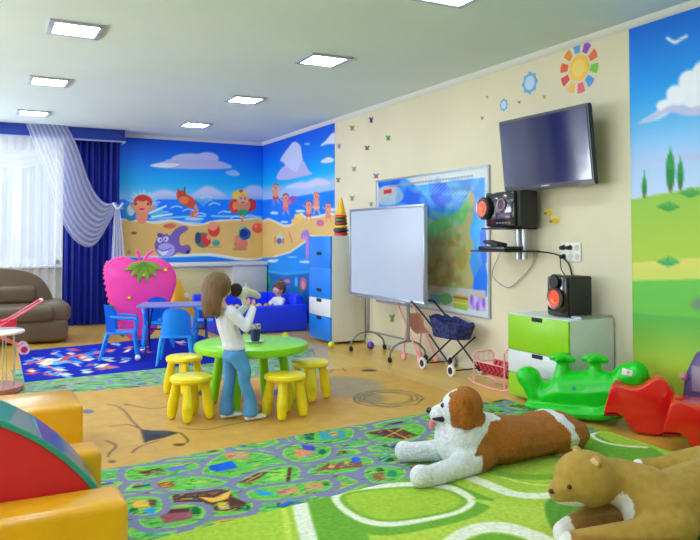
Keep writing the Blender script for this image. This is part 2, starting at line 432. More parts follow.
# splashing child at the left, in the water
for i in range(26):
    a = -PI*(i+.5)/26; r = 10+5*((i*7) % 5)/5
    c.line([(143+r*.5*math.cos(a), 207+r*.6*math.sin(a)), (143+r*1.25*math.cos(a), 207+r*1.2*math.sin(a))], .02, (198, 226, 246), soft=.02)
c.ell(131, 212, 8, 9, (40, 140, 190)); c.ell(131, 210, 4, 6, (190, 224, 236)); c.ell(157, 213, 7, 6, (90, 190, 230)); c.line([(150, 213), (166, 206)], .03, (220, 240, 250)); c.line([(152, 217), (172, 214)], .03, (220, 240, 250))
c.ell(142, 216, 6, 8, SKN); c.ell(143, 202, 9.5, 7.5, (206, 70, 50)); c.ell(142, 206, 8, 6.5, (242, 160, 120)); c.ell(142, 209, 3, .9, (190, 70, 60)); c.ell(142, 198.5, 5, 3, (190, 60, 44)); c.line([(138, 213), (131, 205)], .04, SKN); c.line([(147, 213), (154, 206)], .04, SKN); c.ell(136, 204, 1, 1.2, (30, 30, 40)); c.ell(148, 204, 1, 1.2, (30, 30, 40))
# diving child with red suit
c.line([(192, 201), (197, 210), (194, 216)], .05, SKN, sm=3); c.line([(190, 203), (207, 201), (211, 208)], .018, (60, 150, 160), sm=3)
c.poly([(177, 192), (183, 190), (187, 194), (193, 198), (196, 204), (190, 208), (184, 205), (178, 200)], (214, 80, 50), sm=3)
c.ell(184, 200, 5, 4, (226, 130, 70)); c.line([(181, 196), (178, 189)], .02, (150, 60, 40)); c.line([(184, 196), (185, 187)], .02, (110, 60, 60)); c.ell(194, 214, 4, 4, (226, 120, 96)); c.ell(194, 219, 10, 1.6, (180, 220, 240))
# blond child with a big red ring
c.ell(235, 206, 6, 7, (214, 66, 50)); c.ell(251, 205, 5.5, 6.5, (210, 60, 52)); c.ell(243, 205, 7.5, 7, SKN); c.ell(240, 195, 8, 5, (246, 214, 84)); c.ell(243, 199, 5.5, 5, (244, 182, 140)); c.ell(241, 191, 2, 1.6, (220, 70, 60)); c.ell(243, 213, 5, 4, (60, 160, 110)); c.line([(243, 216), (242, 222)], .04, SKN)
c.ell(235, 206, 2.5, 4, (240, 150, 70)); c.ell(243, 202.5, 2, .6, (180, 50, 50)); c.ell(241, 198.5, .7, .9, (40, 40, 60)); c.ell(245, 198.5, .7, .9, (40, 40, 60))
for (x, y) in ((176, 207), (200, 214), (188, 210), (224, 212), (250, 216), (236, 217), (206, 197), (214, 204)):
    c.line([(x-5, y+1), (x, y-1), (x+6, y+.5)], .018, (206, 230, 246), sm=3, soft=.015)
for k in range(9): c.line([(197+k*1.6, 206-abs(k-4)*1.6), (199+k*1.8, 200-6+abs(k-4)*2)], .012, (150, 210, 240), soft=.012)
for k in range(60): c.ell(128+rs0.uniform(0, 134), 224+rs0.uniform(0, 28), rs0.uniform(.4, 1.6), rs0.uniform(.2, .6), (206, 160, 92) if k % 2 else (240, 206, 140), op=.6)
# purple shark
c.poly([(155, 246), (158, 238), (166, 234), (170, 236), (176, 229), (184, 226), (188, 229), (181, 234), (179, 240), (181, 246), (188, 245), (191, 250), (186, 254), (178, 252), (172, 256), (160, 256)], (128, 102, 178), sm=3, edge=(88, 66, 140))
c.ell(166, 250, 9, 7, (178, 172, 232)); c.ell(160, 240, 2.6, 2.6, (232, 232, 250)); c.ell(166, 239, 2.6, 2.6, (232, 232, 250)); c.ell(160.5, 240, .9, 1.1, (30, 24, 60)); c.ell(165.5, 239.2, .9, 1.1, (30, 24, 60))
c.poly([(157, 248), (162, 252), (169, 250), (163, 256)], (240, 240, 250), sm=2); c.line([(156, 247), (163, 251), (171, 248)], .012, (70, 50, 120), sm=2); c.ell(160, 235, 3, 2, (100, 78, 150)); c.ell(188, 252, 2, 2, (40, 40, 80))
# melon ball child, star fish, crouching child with a blue ball, sandy bits
c.ell(203, 240, 8, 7.6, (52, 130, 110)); c.ell(206, 240, 5, 6.5, (206, 66, 60)); c.ell(198, 238, 3, 6, (60, 70, 110)); c.ell(214, 230, 6, 7, (214, 76, 60)); c.ell(213, 226, 5, 4.5, (240, 160, 130)); c.ell(209, 237, 2.5, 3, SKN); c.ell(216, 243, 4, 3, (80, 160, 150)); c.line([(205, 247), (222, 247)], .012, (190, 140, 80))
c.ell(170, 226, 6, 2.5, (216, 112, 84)); c.ell(165, 226.5, 2, 1, (216, 112, 84)); c.ell(134, 233, 3, 1.4, (130, 90, 40)); c.ell(129, 252, 2, 2, (190, 150, 70))
c.ell(241, 244, 7, 5.5, (222, 130, 112)); c.ell(238, 239, 3.5, 4, (226, 140, 120)); c.ell(245, 234, 6, 6, (24, 96, 170)); c.ell(244, 233, 4, 4, (20, 56, 130)); c.line([(239, 236), (240, 228), (246, 227)], .02, (90, 190, 160), sm=3); c.ell(240, 249, 8, 1.6, (190, 140, 90))
c.ell(258, 228, 6, 5, (220, 96, 80)); c.ell(256, 226, 2, 2, (236, 130, 110)); c.ell(262, 226, 2, 2, (236, 130, 110))
th = .006
U, V = cb.U, cb.V
o = gridmesh('beach_mural', U, np.full_like(U, YB-th), V, cb.im, M_print, base=(0, th-.001, 0))
tag(o, 'beach picture mural on the back wall with a purple shark and bathing children', 'mural', None)
# --- right wall part of the beach mural (y 9..11.8)
cr = Canvas(mpX, 9.0, .02, 11.79, 2.95, .015); sea_mural(cr, True); c = cr
c.poly([(298, 176), (288, 172), (284, 163), (280, 160), (288, 148), (294, 142), (300, 146), (302, 158), (305, 170)], (206, 212, 246), sm=4, edge=(170, 180, 236), ew=.015)
c.poly([(276, 178), (284, 166), (296, 172), (302, 160), (308, 170), (312, 174), (300, 177), (285, 180)], (190, 186, 232), sm=3)
c.poly([(320, 146), (326, 140), (332, 133), (336, 134), (336, 143), (328, 144)], (226, 230, 250), sm=3); c.poly([(320, 162), (328, 157), (334, 160), (328, 163)], (220, 226, 248), sm=3); c.ell(307, 144, 3, 1.3, (140, 190, 240))
c.poly([(262, 190), (290, 186), (336, 176), (336, 196), (262, 204)], (168, 196, 236), soft=.15)
for p in ([(285, 188), (300, 182), (314, 187)], [(303, 186), (317, 178), (330, 184)]): c.poly(p, (214, 210, 240), sm=4, soft=.04)
c.poly([(262, 200), (300, 196), (336, 189.5), (336, 222), (262, 226)], (16, 128, 240))
c.poly([(262, 221), (276, 222), (284, 226), (292, 224), (296, 216), (302, 214), (306, 218), (320, 216), (336, 214), (336, 238), (312, 236), (303, 243), (290, 252), (276, 256), (262, 258)], (226, 190, 122), sm=2, edge=(240, 234, 216), ew=.03)
c.poly([(262, 258), (276, 257), (290, 253), (303, 244), (312, 237), (336, 239), (336, 345), (262, 345)], (34, 140, 226))
c.poly([(262, 262), (290, 258), (336, 254), (336, 276), (290, 275), (262, 272)], (36, 150, 232), soft=.1); c.line([(266, 271), (285, 274), (310, 272), (336, 268)], .03, (120, 205, 240), sm=3, soft=.03)
c.poly([(262, 272), (285, 275), (336, 270), (336, 345), (262, 345)], (24, 112, 190), soft=.06)
c.ell(272, 261, 5, 1.5, WHT); c.ell(305, 262, 6, 1.2, (210, 230, 248)); c.ell(292, 257, 5, 1, (120, 200, 240)); c.ell(276, 260, 3, 1, (190, 220, 245))
kid(c, 275.5, 187, 2.6, (190, 80, 60), (200, 70, 60), 0, 1); kid(c, 285.5, 197, 2.7, (150, 60, 50), (230, 110, 130), 0, 1); c.ell(293, 199, 4.5, 3.2, (150, 90, 190)); c.ell(289, 202, 2.5, 2.5, (230, 110, 140)); c.ell(274, 213, 4, 1.5, (210, 234, 246)); c.ell(284, 222, 4, 1, (210, 234, 246))
kid(c, 308.5, 204, 2.6, (190, 90, 70), (200, 80, 90), 0, 1); kid(c, 316, 196, 2.8, (214, 120, 90), (240, 180, 130), 0, 0); kid(c, 328, 206, 2.5, (190, 80, 70), (230, 120, 150), 0, 1)
c.ell(298, 217, 4, 3.5, (240, 206, 120)); c.ell(296, 221, 5, 3, (236, 196, 110)); c.ell(320, 223, 4, 3.5, (200, 110, 160)); c.ell(300, 211, 5, 1.2, (220, 236, 246)); c.ell(333, 210, 3, 1.5, (220, 236, 246))
c.ell(280, 239, 4, 5, (200, 214, 200)); c.ell(279, 241, 2.5, 3, (50, 110, 170)); c.line([(289, 232), (292, 242)], .04, (224, 130, 100)); c.ell(283, 241, 1.5, 3, (224, 120, 100)); c.ell(275, 240, 1.5, 4, (220, 150, 90))
c.line([(302, 236), (307, 233), (308, 242), (307, 256)], .10, (170, 132, 206), sm=3); c.line([(303, 237), (306, 240), (306, 254)], .04, (206, 150, 214), sm=3)
for i, (x, y) in enumerate([(270, 290), (273, 300), (296, 282), (300, 292), (268, 280)]): c.ell(x, y, 1.6, 5, [(40, 150, 90), (60, 170, 110), (90, 190, 220)][i % 3], soft=.03)
c.ell(303, 284, 3.4, 6.5, (222, 112, 130)); c.ell(303, 285, 1.6, 4, (240, 170, 180)); c.ell(287, 281, 3, 2, (230, 130, 120))
U, V = cr.U, cr.V
o = gridmesh('beach_mural', np.full_like(U, XR-th), U, V, cr.im, M_print, base=(th-.001, 0, 0)); o.data.flip_normals()
tag(o, 'beach picture mural on the right wall beside the blue wardrobe, tall cloud above bathers', 'mural')
# --- meadow mural (right wall, nearest the camera)
cm = Canvas(mpX, .9, .02, 3.92, 2.945, .014); c = cm
c.im[:] = grad([(1.5, (208, 222, 246)), (1.9, (176, 206, 246)), (2.15, (110, 186, 240)), (2.45, (30, 150, 232)), (2.95, (4, 104, 214))], c.V)
for p in ([(640, 122), (656, 112), (664, 100), (680, 88), (700, 76), (720, 72), (760, 60), (760, 118), (700, 112), (680, 106), (660, 118)],): c.poly(p, (238, 240, 252), sm=4, soft=.03)
for q in ((676, 94, 10, 9), (690, 82, 12, 12), (664, 106, 8, 6), (705, 76, 14, 16)): c.ell(*q, (242, 244, 254), soft=.02)
c.poly([(637, 124), (655, 114), (672, 105), (690, 108), (720, 98), (720, 110), (690, 116), (668, 112), (652, 120)], (196, 196, 232), sm=3, soft=.02)
c.poly([(640, 162), (660, 158), (690, 153), (720, 150), (720, 158), (680, 160)], (190, 200, 238), sm=3, soft=.03)
c.line([(667, 38), (673, 42), (677, 41), (686, 36)], .02, (240, 244, 250), sm=3); c.ell(675, 42, 3, 1.6, (236, 240, 248))
zf = lambda Y0, z: None
W = c.V; Yw = c.U
hill = 1.62-.035*(3.92-Yw)+.05*np.sin((3.9-Yw)*1.6+.4)
def band(top, col0, col1, h):
    k = np.clip((top-W)/h, 0, 1)[..., None]; a = np.clip((top-W)/.012+.5, 0, 1)[..., None]
    colr = np.array(col0)/255*(1-k)+np.array(col1)/255*k; c.im[:] = c.im*(1-a)+colr*a
band(1.60+.10*(3.92-Yw), (150, 190, 80), (176, 200, 76), .45)
band(1.12+.09*(3.92-Yw), (222, 214, 120), (210, 214, 110), .1)
band(.985+.07*(3.92-Yw), (108, 190, 84), (120, 196, 80), .5)
band(.74+.03*(3.92-Yw), (96, 176, 84), (184, 204, 72), .36)
for x, y0, y1, w in ((644, 174, 195, 2.6), (670, 148, 189, 4.5), (680, 158, 187, 3.2)):
    c.ell(x, (y0+y1)/2+3, w, (y1-y0)/2-1, (30, 124, 60), soft=.015); c.poly([(x, y0-3), (x+w*.8, (y0+y1)/2), (x-w*.8, (y0+y1)/2)], (46, 148, 70), soft=.015); c.line([(x, y1-2), (x, y1+2)], .02, (110, 90, 50))
for x, y in ((668, 210), (668, 265), (690, 196)):
    for k in range(-4, 5): c.line([(x+k*.6, y), (x+k*2.6, y-8+abs(k)*1.2)], .014, (60, 150, 70) if y < 230 else (50, 160, 90))
c.ell(699, 304, 8, 6, (120, 140, 120), soft=.05)
U, V = cm.U, cm.V
o = gridmesh('meadow_mural', np.full_like(U, XR-th), U, V, cm.im, M_print, base=(th-.001, 0, 0)); o.data.flip_normals()
tag(o, 'green meadow mural with blue sky, white cloud and cypress trees on right wall', 'mural')

# ================================================================ RUGS
M_rug = mat('woven rug pile', attr=True, rough=.95, noise=.14, nscale=70, bump=.5, bscale=260, bdist=.004, spec=.1)
M_mat = mat('printed play mat', attr=True, rough=.5, noise=.12, nscale=9, spec=.3)
M_shag = mat('soft shag rug', attr=True, rough=1, noise=.2, nscale=45, bump=.8, bscale=160, bdist=.01, spec=.1, sheen=.1)
def rug(name, q, canvas, m, z, label, group=None, n=(400, 200), wav=0):
    """q: corners near-left, near-right, far-right, far-left on the floor"""
    S, T = np.meshgrid(np.linspace(0, 1, n[0]), np.linspace(0, 1, n[1]))
    X = (q[0][0]*(1-S)+q[1][0]*S)*(1-T)+(q[3][0]*(1-S)+q[2][0]*S)*T
    Y = (q[0][1]*(1-S)+q[1][1]*S)*(1-T)+(q[3][1]*(1-S)+q[2][1]*S)*T
    Zz = np.full_like(X, z)+wav*np.sin(X*7+Y*3)*np.sin(Y*9)*np.minimum(1, np.minimum(np.minimum(S, 1-S)*n[0], np.minimum(T, 1-T)*n[1])/6)
    o = gridmesh(name, X, Y, Zz, canvas.sample(X, Y), m, base=(0, 0, -(z-.0005)))
    tag(o, label, 'rug', group); return o
# -- city road carpet
ROAD, VERGE, GRN = (132, 134, 162), (150, 206, 96), (100, 172, 96)
def town(c, seed, sx=.42, sy=.27, big=False):
    rs = np.random.RandomState(seed); u0, v0, u1, v1 = c.b; U, V = c.U, c.V
    F1 = np.full(U.shape, 9.); F2 = F1.copy(); ID = np.zeros(U.shape, int); S = []
    for j in range(-1, int((v1-v0)/sy)+2):
        for i in range(-1, int((u1-u0)/sx)+2):
            S.append((u0+(i+.5*(j % 2)+rs.uniform(-.25, .25))*sx, v0+(j+rs.uniform(-.22, .22))*sy))
    for k, (a, b) in enumerate(S):
        d = np.hypot((U-a)/sx, (V-b)/sy); n = d < F1
        F2 = np.where(n, F1, np.minimum(F2, d)); ID = np.where(n, k, ID); F1 = np.where(n, d, F1)
    e = (F2-F1)*.5*sy
    c.im[:] = np.array(ROAD)/255
    for th_, col in ((.019, VERGE), (.028, (124, 196, 76)), (.040, GRN)):
        a = np.clip((e-th_)/.006+.5, 0, 1)[..., None]; c.im[:] = c.im*(1-a)+np.array(col)/255*a
    pal = [(92, 54, 44), (120, 70, 52), (226, 178, 70), (40, 110, 200), (30, 110, 60), (24, 90, 56), (170, 110, 90), (60, 190, 200), (70, 60, 120), (190, 150, 110)]
    for a, b in S:
        for q in range(rs.randint(4, 8)):
            x, y = a+rs.uniform(-.26, .26)*sx, b+rs.uniform(-.22, .22)*sy; w, h = rs.uniform(.012, .06), rs.uniform(.008, .028); an = rs.uniform(-.6, .6); cl = pal[rs.randint(len(pal))]
            if rs.rand() < .5:
                P = [(x+dx*math.cos(an)-dy*math.sin(an), y+dx*math.sin(an)+dy*math.cos(an)) for dx, dy in ((-w, -h), (w, -h), (w, h), (-w, h))]
                c.poly(P, cl, px=False)
                c.line([P[0], P[1]], .006, (40, 30, 40), px=False)
            else: c.ell(x, y, w*.6, h, cl, px=False)
cc = Canvas(mpZ, .55, 3.1, 3.95, 4.75, .007); town(cc, 5, .36, .22); c = cc
def island(P, extra=()):
    c.poly(P, ROAD, sm=4, edge=ROAD, ew=.10); c.poly(P, (104, 186, 84), sm=4, edge=VERGE, ew=.010)
    for k, q, col in extra:
        if k == 'p': c.poly(q, col)
        elif k == 'e': c.ell(*q, col)
        else: c.line(q, .012, col)
BR, YE, DG = (92, 52, 46), (236, 186, 84), (28, 104, 60)
island([(203, 472), (216, 458), (240, 452), (268, 455), (288, 460), (270, 470), (240, 476), (212, 480)], [('p', [(209, 466), (232, 461), (238, 468), (216, 472)], (40, 100, 214)), ('e', (214, 468, 5, 3), (36, 90, 200)), ('p', [(222, 453), (248, 452), (250, 459), (230, 459)], (206, 150, 110)), ('e', (230, 457, 4, 2), (240, 120, 100))])
island([(172, 495), (200, 489), (232, 488), (250, 500), (246, 512), (205, 516), (176, 507)], [('p', [(172, 496), (190, 491), (229, 489), (233, 497), (247, 503), (240, 511), (206, 511), (204, 502), (174, 504)], BR), ('p', [(198, 497), (214, 498), (232, 490), (228, 499), (212, 503)], YE), ('p', [(217, 503), (228, 502), (230, 509), (219, 510)], YE), ('e', (246, 508, 5, 3), DG)])
island([(238, 484), (262, 471), (292, 466), (300, 474), (286, 484), (248, 488)], [('p', [(238, 483), (258, 473), (268, 472), (252, 484)], BR), ('p', [(268, 472), (289, 468), (287, 480), (264, 482)], (140, 206, 90)), ('p', [(288, 468), (292, 467), (290, 482), (286, 482)], BR), ('l', [(246, 482), (262, 474)], (226, 170, 90))])
island([(247, 494), (262, 488), (300, 484), (326, 480), (330, 488), (300, 496), (260, 500)], [('p', [(250, 488), (266, 492), (276, 495), (262, 496)], (50, 150, 220)), ('p', [(277, 489), (296, 487), (300, 493), (280, 496)], (212, 150, 110)), ('p', [(306, 484), (324, 482), (322, 489), (304, 491)], (200, 150, 110)), ('e', (326, 484, 3, 2), DG)])
island([(288, 448), (310, 443), (330, 448), (324, 458), (300, 462), (284, 456)], [('p', [(293, 450), (309, 446), (314, 456), (296, 458)], (224, 150, 110)), ('p', [(300, 444), (314, 445), (316, 451), (304, 450)], (70, 80, 190)), ('e', (322, 452, 4, 3), DG)])
island([(308, 473), (325, 463), (356, 457), (372, 460), (366, 468), (330, 474)], [('p', [(312, 472), (328, 464), (362, 461), (362, 467), (330, 470)], (150, 84, 70)), ('p', [(330, 464), (336, 464), (334, 468), (328, 468)], YE), ('p', [(345, 462), (350, 462), (349, 466), (344, 466)], YE), ('e', (356, 460, 5, 3), (50, 100, 210))])
island([(365, 433), (385, 429), (415, 424), (425, 430), (412, 440), (380, 442)], [('p', [(366, 433), (388, 429), (400, 428), (418, 436), (404, 440), (384, 437)], (104, 58, 50)), ('l', [(384, 438), (404, 428)], YE), ('l', [(388, 430), (410, 440)], YE)])
island([(298, 434), (330, 428), (352, 430), (348, 440), (318, 444), (300, 441)], [('p', [(318, 432), (344, 430), (346, 438), (322, 440)], (70, 160, 170)), ('p', [(304, 434), (314, 433), (314, 440), (306, 440)], DG), ('e', (334, 434, 5, 2.4), (216, 150, 100))])
island([(366, 470), (384, 466), (404, 470), (398, 480), (372, 482)], [('p', [(372, 474), (384, 472), (385, 480), (374, 480)], (150, 100, 60)), ('e', (392, 474, 5, 3.5), (36, 140, 90)), ('e', (380, 470, 4, 2), DG)])
island([(140, 517), (160, 508), (196, 506), (204, 514), (190, 524), (150, 528)], [('p', [(158, 514), (186, 508), (196, 518), (164, 524)], (150, 90, 100)), ('p', [(160, 510), (190, 508), (190, 512), (162, 514)], (96, 52, 56)), ('e', (196, 512, 5, 5), DG)])
island([(126, 500), (146, 497), (160, 500), (158, 512), (134, 514)], [('p', [(130, 501), (148, 500), (150, 507), (134, 508)], YE), ('p', [(148, 500), (156, 500), (156, 506), (150, 506)], (110, 60, 50)), ('e', (150, 511, 6, 3), (40, 150, 220)), ('e', (134, 511, 5, 3), DG)])
island([(128, 470), (150, 466), (190, 463), (196, 468), (160, 476), (130, 480)], [('p', [(138, 472), (160, 468), (166, 472), (146, 476)], BR), ('p', [(166, 468), (186, 465), (186, 469), (170, 472)], (110, 120, 190))])
island([(160, 482), (180, 477), (206, 478), (226, 482), (206, 488), (170, 490)], [('e', (166, 485, 9, 3.5), (170, 90, 60)), ('e', (176, 475, 4, 2), (60, 170, 110)), ('e', (198, 482, 10, 2), (130, 210, 80))])
rs = np.random.RandomState(21)
def scraps(c, n, pxr, s=1.0):
    u0, v0, u1, v1 = c.b; cols_ = [(40, 110, 70), (60, 60, 70), (150, 214, 90), (200, 150, 110), (70, 150, 210), (96, 60, 50), (90, 150, 90), (226, 190, 90), (110, 116, 150), (170, 220, 110)]
    for k in range(n):
        x, y = rs.uniform(u0, u1), rs.uniform(v0, v1); a = rs.uniform(-.5, .5); l = rs.uniform(.01, .045)*s
        j = min(c.nv-1, max(0, int((y-v0)/c.res))); i = min(c.nu-1, max(0, int((x-u0)/c.res))); b_ = c.im[j, i]
        if b_[2] > b_[1]*.98: continue
        c.line([(x-l*math.cos(a), y-l*math.sin(a)), (x+l*math.cos(a), y+l*math.sin(a))], rs.uniform(.006, .016)*s, cols_[rs.randint(len(cols_))], px=False)
scraps(cc, 4200, None, .6)
rug('city_road_rug', [(.60, 3.08), (3.78, 3.4), (3.86, 4.70), (.62, 4.30)], cc, M_rug, .009, 'road map play rug between the tan cracked mat and the green shag rug', 'road map play rugs', (460, 190))
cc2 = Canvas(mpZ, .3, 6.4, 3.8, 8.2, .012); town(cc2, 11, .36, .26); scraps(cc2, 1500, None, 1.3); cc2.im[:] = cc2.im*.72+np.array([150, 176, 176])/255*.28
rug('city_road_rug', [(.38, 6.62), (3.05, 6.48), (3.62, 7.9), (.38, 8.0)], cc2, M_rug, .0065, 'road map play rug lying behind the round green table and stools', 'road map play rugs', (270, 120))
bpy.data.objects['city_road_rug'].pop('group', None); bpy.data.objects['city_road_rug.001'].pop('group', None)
# -- cracked earth mat
ce = Canvas(mpZ, .5, 4.2, 3.9, 6.7, .01, (204, 160, 78)); c = ce
c.poly([(180, 385), (330, 378), (360, 392), (330, 412), (200, 420)], (192, 132, 58), soft=.3, op=.6)
c.poly([(80, 400), (170, 396), (200, 430), (150, 455), (90, 455)], (204, 164, 90), soft=.25, op=.7)
c.poly([(310, 380), (345, 376), (380, 382), (374, 394), (330, 396)], (140, 134, 122), soft=.12, op=.7, sm=3)
c.poly([(226, 392), (290, 386), (300, 396), (240, 402)], (170, 110, 66), soft=.15, op=.6)
rs = np.random.RandomState(3)
for k in range(3):
    for a0 in (0, 1.2, 2.6, 4): 
        P = [(388+(34-5*k)*math.cos(a0+t)+rs.uniform(-1.5, 1.5), 398+(8.5-1.5*k)*math.sin(a0+t)+rs.uniform(-.7, .7)) for t in np.linspace(0, 2.6, 9)]
        c.line(P, .012, (84, 74, 62), sm=3, op=.8)
c.ell(372, 398, 14, 4.5, (120, 112, 98), soft=.08, op=.6)
for P in ([(108, 404), (118, 406), (126, 412), (132, 420), (138, 426), (142, 430)], [(106, 440), (116, 445), (110, 452), (108, 456)], [(140, 428), (128, 424), (110, 426)], [(180, 432), (186, 437), (188, 441), (180, 444)], [(158, 440), (140, 446), (132, 452)], [(178, 427), (205, 429), (230, 424), (262, 418)], [(128, 404), (150, 408), (170, 406)], [(250, 400), (262, 407), (256, 414)], [(330, 372), (338, 366), (346, 371)]):
    c.line(P, .014, (96, 62, 44), sm=4, op=.85)
c.poly([(141, 429), (152, 430), (166, 430), (179, 432), (164, 437), (150, 440), (145, 442), (143, 436)], (26, 32, 44), sm=0, edge=(110, 76, 60), ew=.012); c.ell(158, 432, 12, 1.6, (54, 62, 76))
c.ell(179, 444, 6, 1.4, (92, 62, 40)); c.ell(112, 461, 4, 1.3, (92, 62, 40)); c.ell(88, 411, 6, 2, (96, 104, 128)); c.ell(127, 404, 3, .8, (140, 96, 60)); c.ell(280, 392, 16, 3, (50, 80, 150)); c.ell(200, 392, 9, 3, (50, 70, 130)); c.ell(369, 370, 8, 1.2, (80, 62, 46))
rug('cracked_earth_mat', [(.60, 4.22), (3.66, 4.5), (3.6, 6.55), (.62, 6.75)], ce, M_mat, .004, 'tan play mat printed with cracks and a dark hole under the yellow stools', None, (330, 230))
# -- green shag rug
cg = Canvas(mpZ, -.1, .9, 4.0, 3.75, .009, (176, 206, 66)); c = cg
LG, DGN, WH = (196, 216, 76), (112, 170, 46), (246, 248, 226)
c.poly([(330, 470), (480, 460), (620, 470), (700, 500), (700, 560), (300, 560)], (186, 210, 74), soft=.2)
c.poly([(302, 500), (330, 497), (372, 545), (340, 570), (312, 560)], DGN, sm=3)
c.line([(298, 498), (303, 520), (310, 548), (318, 600)], .075, WH, sm=4)
c.line([(280, 502), (286, 522), (290, 560)], .03, (206, 226, 96), sm=3)
loop = [(331, 498), (342, 491), (370, 487), (410, 484), (450, 487), (470, 496), (476, 504), (462, 515), (425, 524), (390, 529), (362, 525), (340, 512)]
big = [(403+(x-403)*1.24, 506+(y-506)*1.38) for x, y in loop]
c.poly(big, DGN, sm=4); c.poly(loop, WH, sm=4)
c.poly([(403+(x-403)*.84, 505+(y-505)*.74) for x, y in loop], (168, 200, 58), sm=4, edge=(132, 178, 50), ew=.03)
c.poly([(430, 560), (446, 540), (470, 527), (500, 524), (530, 531), (560, 545), (590, 580), (560, 640), (460, 640)], WH, sm=4)
c.poly([(452, 560), (466, 544), (486, 536), (508, 537), (530, 546), (550, 580), (540, 620), (470, 620)], DGN, sm=4, edge=(150, 190, 60), ew=.02)
c.poly([(430, 470), (470, 462), (520, 462), (600, 470), (640, 500), (600, 512), (540, 505), (490, 500)], (180, 208, 70), sm=3)
c.line([(455, 474), (485, 485), (510, 495), (540, 498), (580, 494), (620, 488)], .085, WH, sm=4)
c.line([(490, 474), (520, 484), (550, 487), (590, 482)], .02, (222, 236, 140), sm=4); c.line([(480, 470), (515, 478), (560, 478), (600, 470)], .09, DGN, sm=4, op=.7)
c.poly([(470, 500), (530, 510), (575, 512), (560, 528), (530, 524), (500, 512)], (190, 214, 84), sm=3)
c.poly([(545, 505), (575, 495), (600, 510), (600, 535), (560, 540)], (96, 156, 46), sm=4)
c.poly([(585, 430), (604, 440), (622, 447), (655, 450), (670, 470), (600, 470), (575, 445)], DGN, sm=2); c.poly([(600, 434), (640, 444), (640, 447), (612, 443)], (170, 204, 60), sm=2)
c.line([(598, 432), (592, 437), (602, 443), (620, 447), (645, 449)], .035, WH, sm=4)
c.poly([(640, 530), (700, 500), (760, 520), (760, 600), (640, 600)], (120, 178, 50), soft=.15)
c.line([(-10, 700), (150, 610), (260, 560), (300, 640)], .09, WH, sm=4)
rug('green_shag_rug', [(-.0, 1.0), (3.75, 1.1), (3.80, 3.60), (.45, 3.16)], cg, M_shag, .018, 'lime green shag rug with white loops under the plush dog', None, (430, 300))
# -- blue rug
cblu = Canvas(mpZ, .2, 6.8, 3.6, 10.2, .013, (22, 40, 160)); c = cblu
fish = [(220, 205, 190), (214, 120, 110), (80, 140, 220), (238, 226, 196), (200, 80, 80), (110, 180, 230), (40, 90, 210)]
rs = np.random.RandomState(8)
for i, (x, y, w) in enumerate([(70, 360, 16), (50, 364, 15), (88, 356, 13), (62, 374, 13), (104, 366, 12), (62, 358, 13), (45, 366, 9), (70, 352, 10), (85, 358, 10), (98, 352, 9), (75, 364, 8), (32, 372, 9), (50, 374, 8), (60, 370, 9), (92, 364, 8), (105, 360, 9), (112, 352, 8), (118, 345, 7), (126, 349, 8), (28, 362, 7), (40, 358, 7), (55, 352, 6), (84, 372, 8), (100, 369, 6), (124, 360, 7), (145, 350, 9), (190, 352, 8), (205, 346, 8), (230, 342, 8), (180, 343, 7)]):
    an = rs.uniform(-.5, .3); cl = fish[i % 7]; h = w*.28
    for k in range(4):
        a = rs.uniform(-.9, .9); ox, oy = rs.uniform(-.5, .5)*w, rs.uniform(-.25, .25)*w; l = w*rs.uniform(.5, 1.1)
        c.poly([(x+ox-l*math.cos(a), y+oy-l*.4*math.sin(a)), (x+ox, y+oy-h*.5), (x+ox+l*math.cos(a), y+oy+l*.4*math.sin(a)), (x+ox+1, y+oy+h*.55)], fish[(i+k*2) % 7] if k else cl)
rug('blue_rug', [(.46, 7.25), (2.95, 7.55), (2.75, 9.75), (.52, 9.25)], cblu, M_rug, .010, 'dark blue rug with coloured fish and star shapes in front of the sofa', None, (220, 180))
# ================================================================ LAMPS AND DAYLIGHT
M_led = mat('lit lamp panel', (255, 255, 255), .4, emit=(226, 240, 255), estr=40)
M_lframe = mat('lamp frame', (176, 182, 200), .35, metal=.3)
def ceiling_light(loc, label):
    t = thing('ceiling_light', label, 'ceiling light', loc, 0, 'recessed ceiling lights')
    bm = nb(); s = .205
    for a in (-1, 1):
        boxp(bm, (-s, a*(s-.045) if a > 0 else -s, -.018), (s, s if a > 0 else -(s-.045), -.001), .004)
        boxp(bm, (a*(s-.045) if a > 0 else -s, -s+.045, -.018), (s if a > 0 else -(s-.045), s-.045, -.001), .004)
    obj('frame', bm, M_lframe, t)
    bm = nb(); boxp(bm, (-s+.05, -s+.05, -.012), (s-.05, s-.05, -.002)); obj('diffuser', bm, M_led, t)
    return t
first = None
rowlab = {(.73, 6.02): 'square ceiling light at upper left, nearest the camera in its row', (.73, 8.17): 'square ceiling light in the middle of the left row', (.73, 10.32): 'farthest square ceiling light, above the blue pelmet',
          (2.87, 6.06): 'square ceiling light above the green table, left of the cream wall', (2.87, 8.15): 'square ceiling light in the middle of the right row', (2.87, 10.3): 'farthest square ceiling light before the beach mural', (2.87, 3.99): 'ceiling light cut by the top edge of the picture'}
for x in (.71, 2.86, -1.4):
    for y in (10.32, 8.17, 6.03, 3.99, 1.9, -.3):
        k = [v for q, v in rowlab.items() if abs(q[0]-x) < .1 and abs(q[1]-y) < .1]
        lab = k[0] if k else 'square recessed ceiling light outside the picture'
        if first is None: first = ceiling_light((x, y, HC), lab)
        else: dup(first, (x, y, HC), 0, lab)
def area(loc, rotv, sx, sy, power, col=(1, 1, 1)):
    l = bpy.data.lights.new('daylight', 'AREA'); l.shape = 'RECTANGLE'; l.size = sx; l.size_y = sy; l.energy = power; l.color = col
    o = bpy.data.objects.new('daylight', l); COL.objects.link(o); o.location = loc; o.rotation_euler = rotv; return o
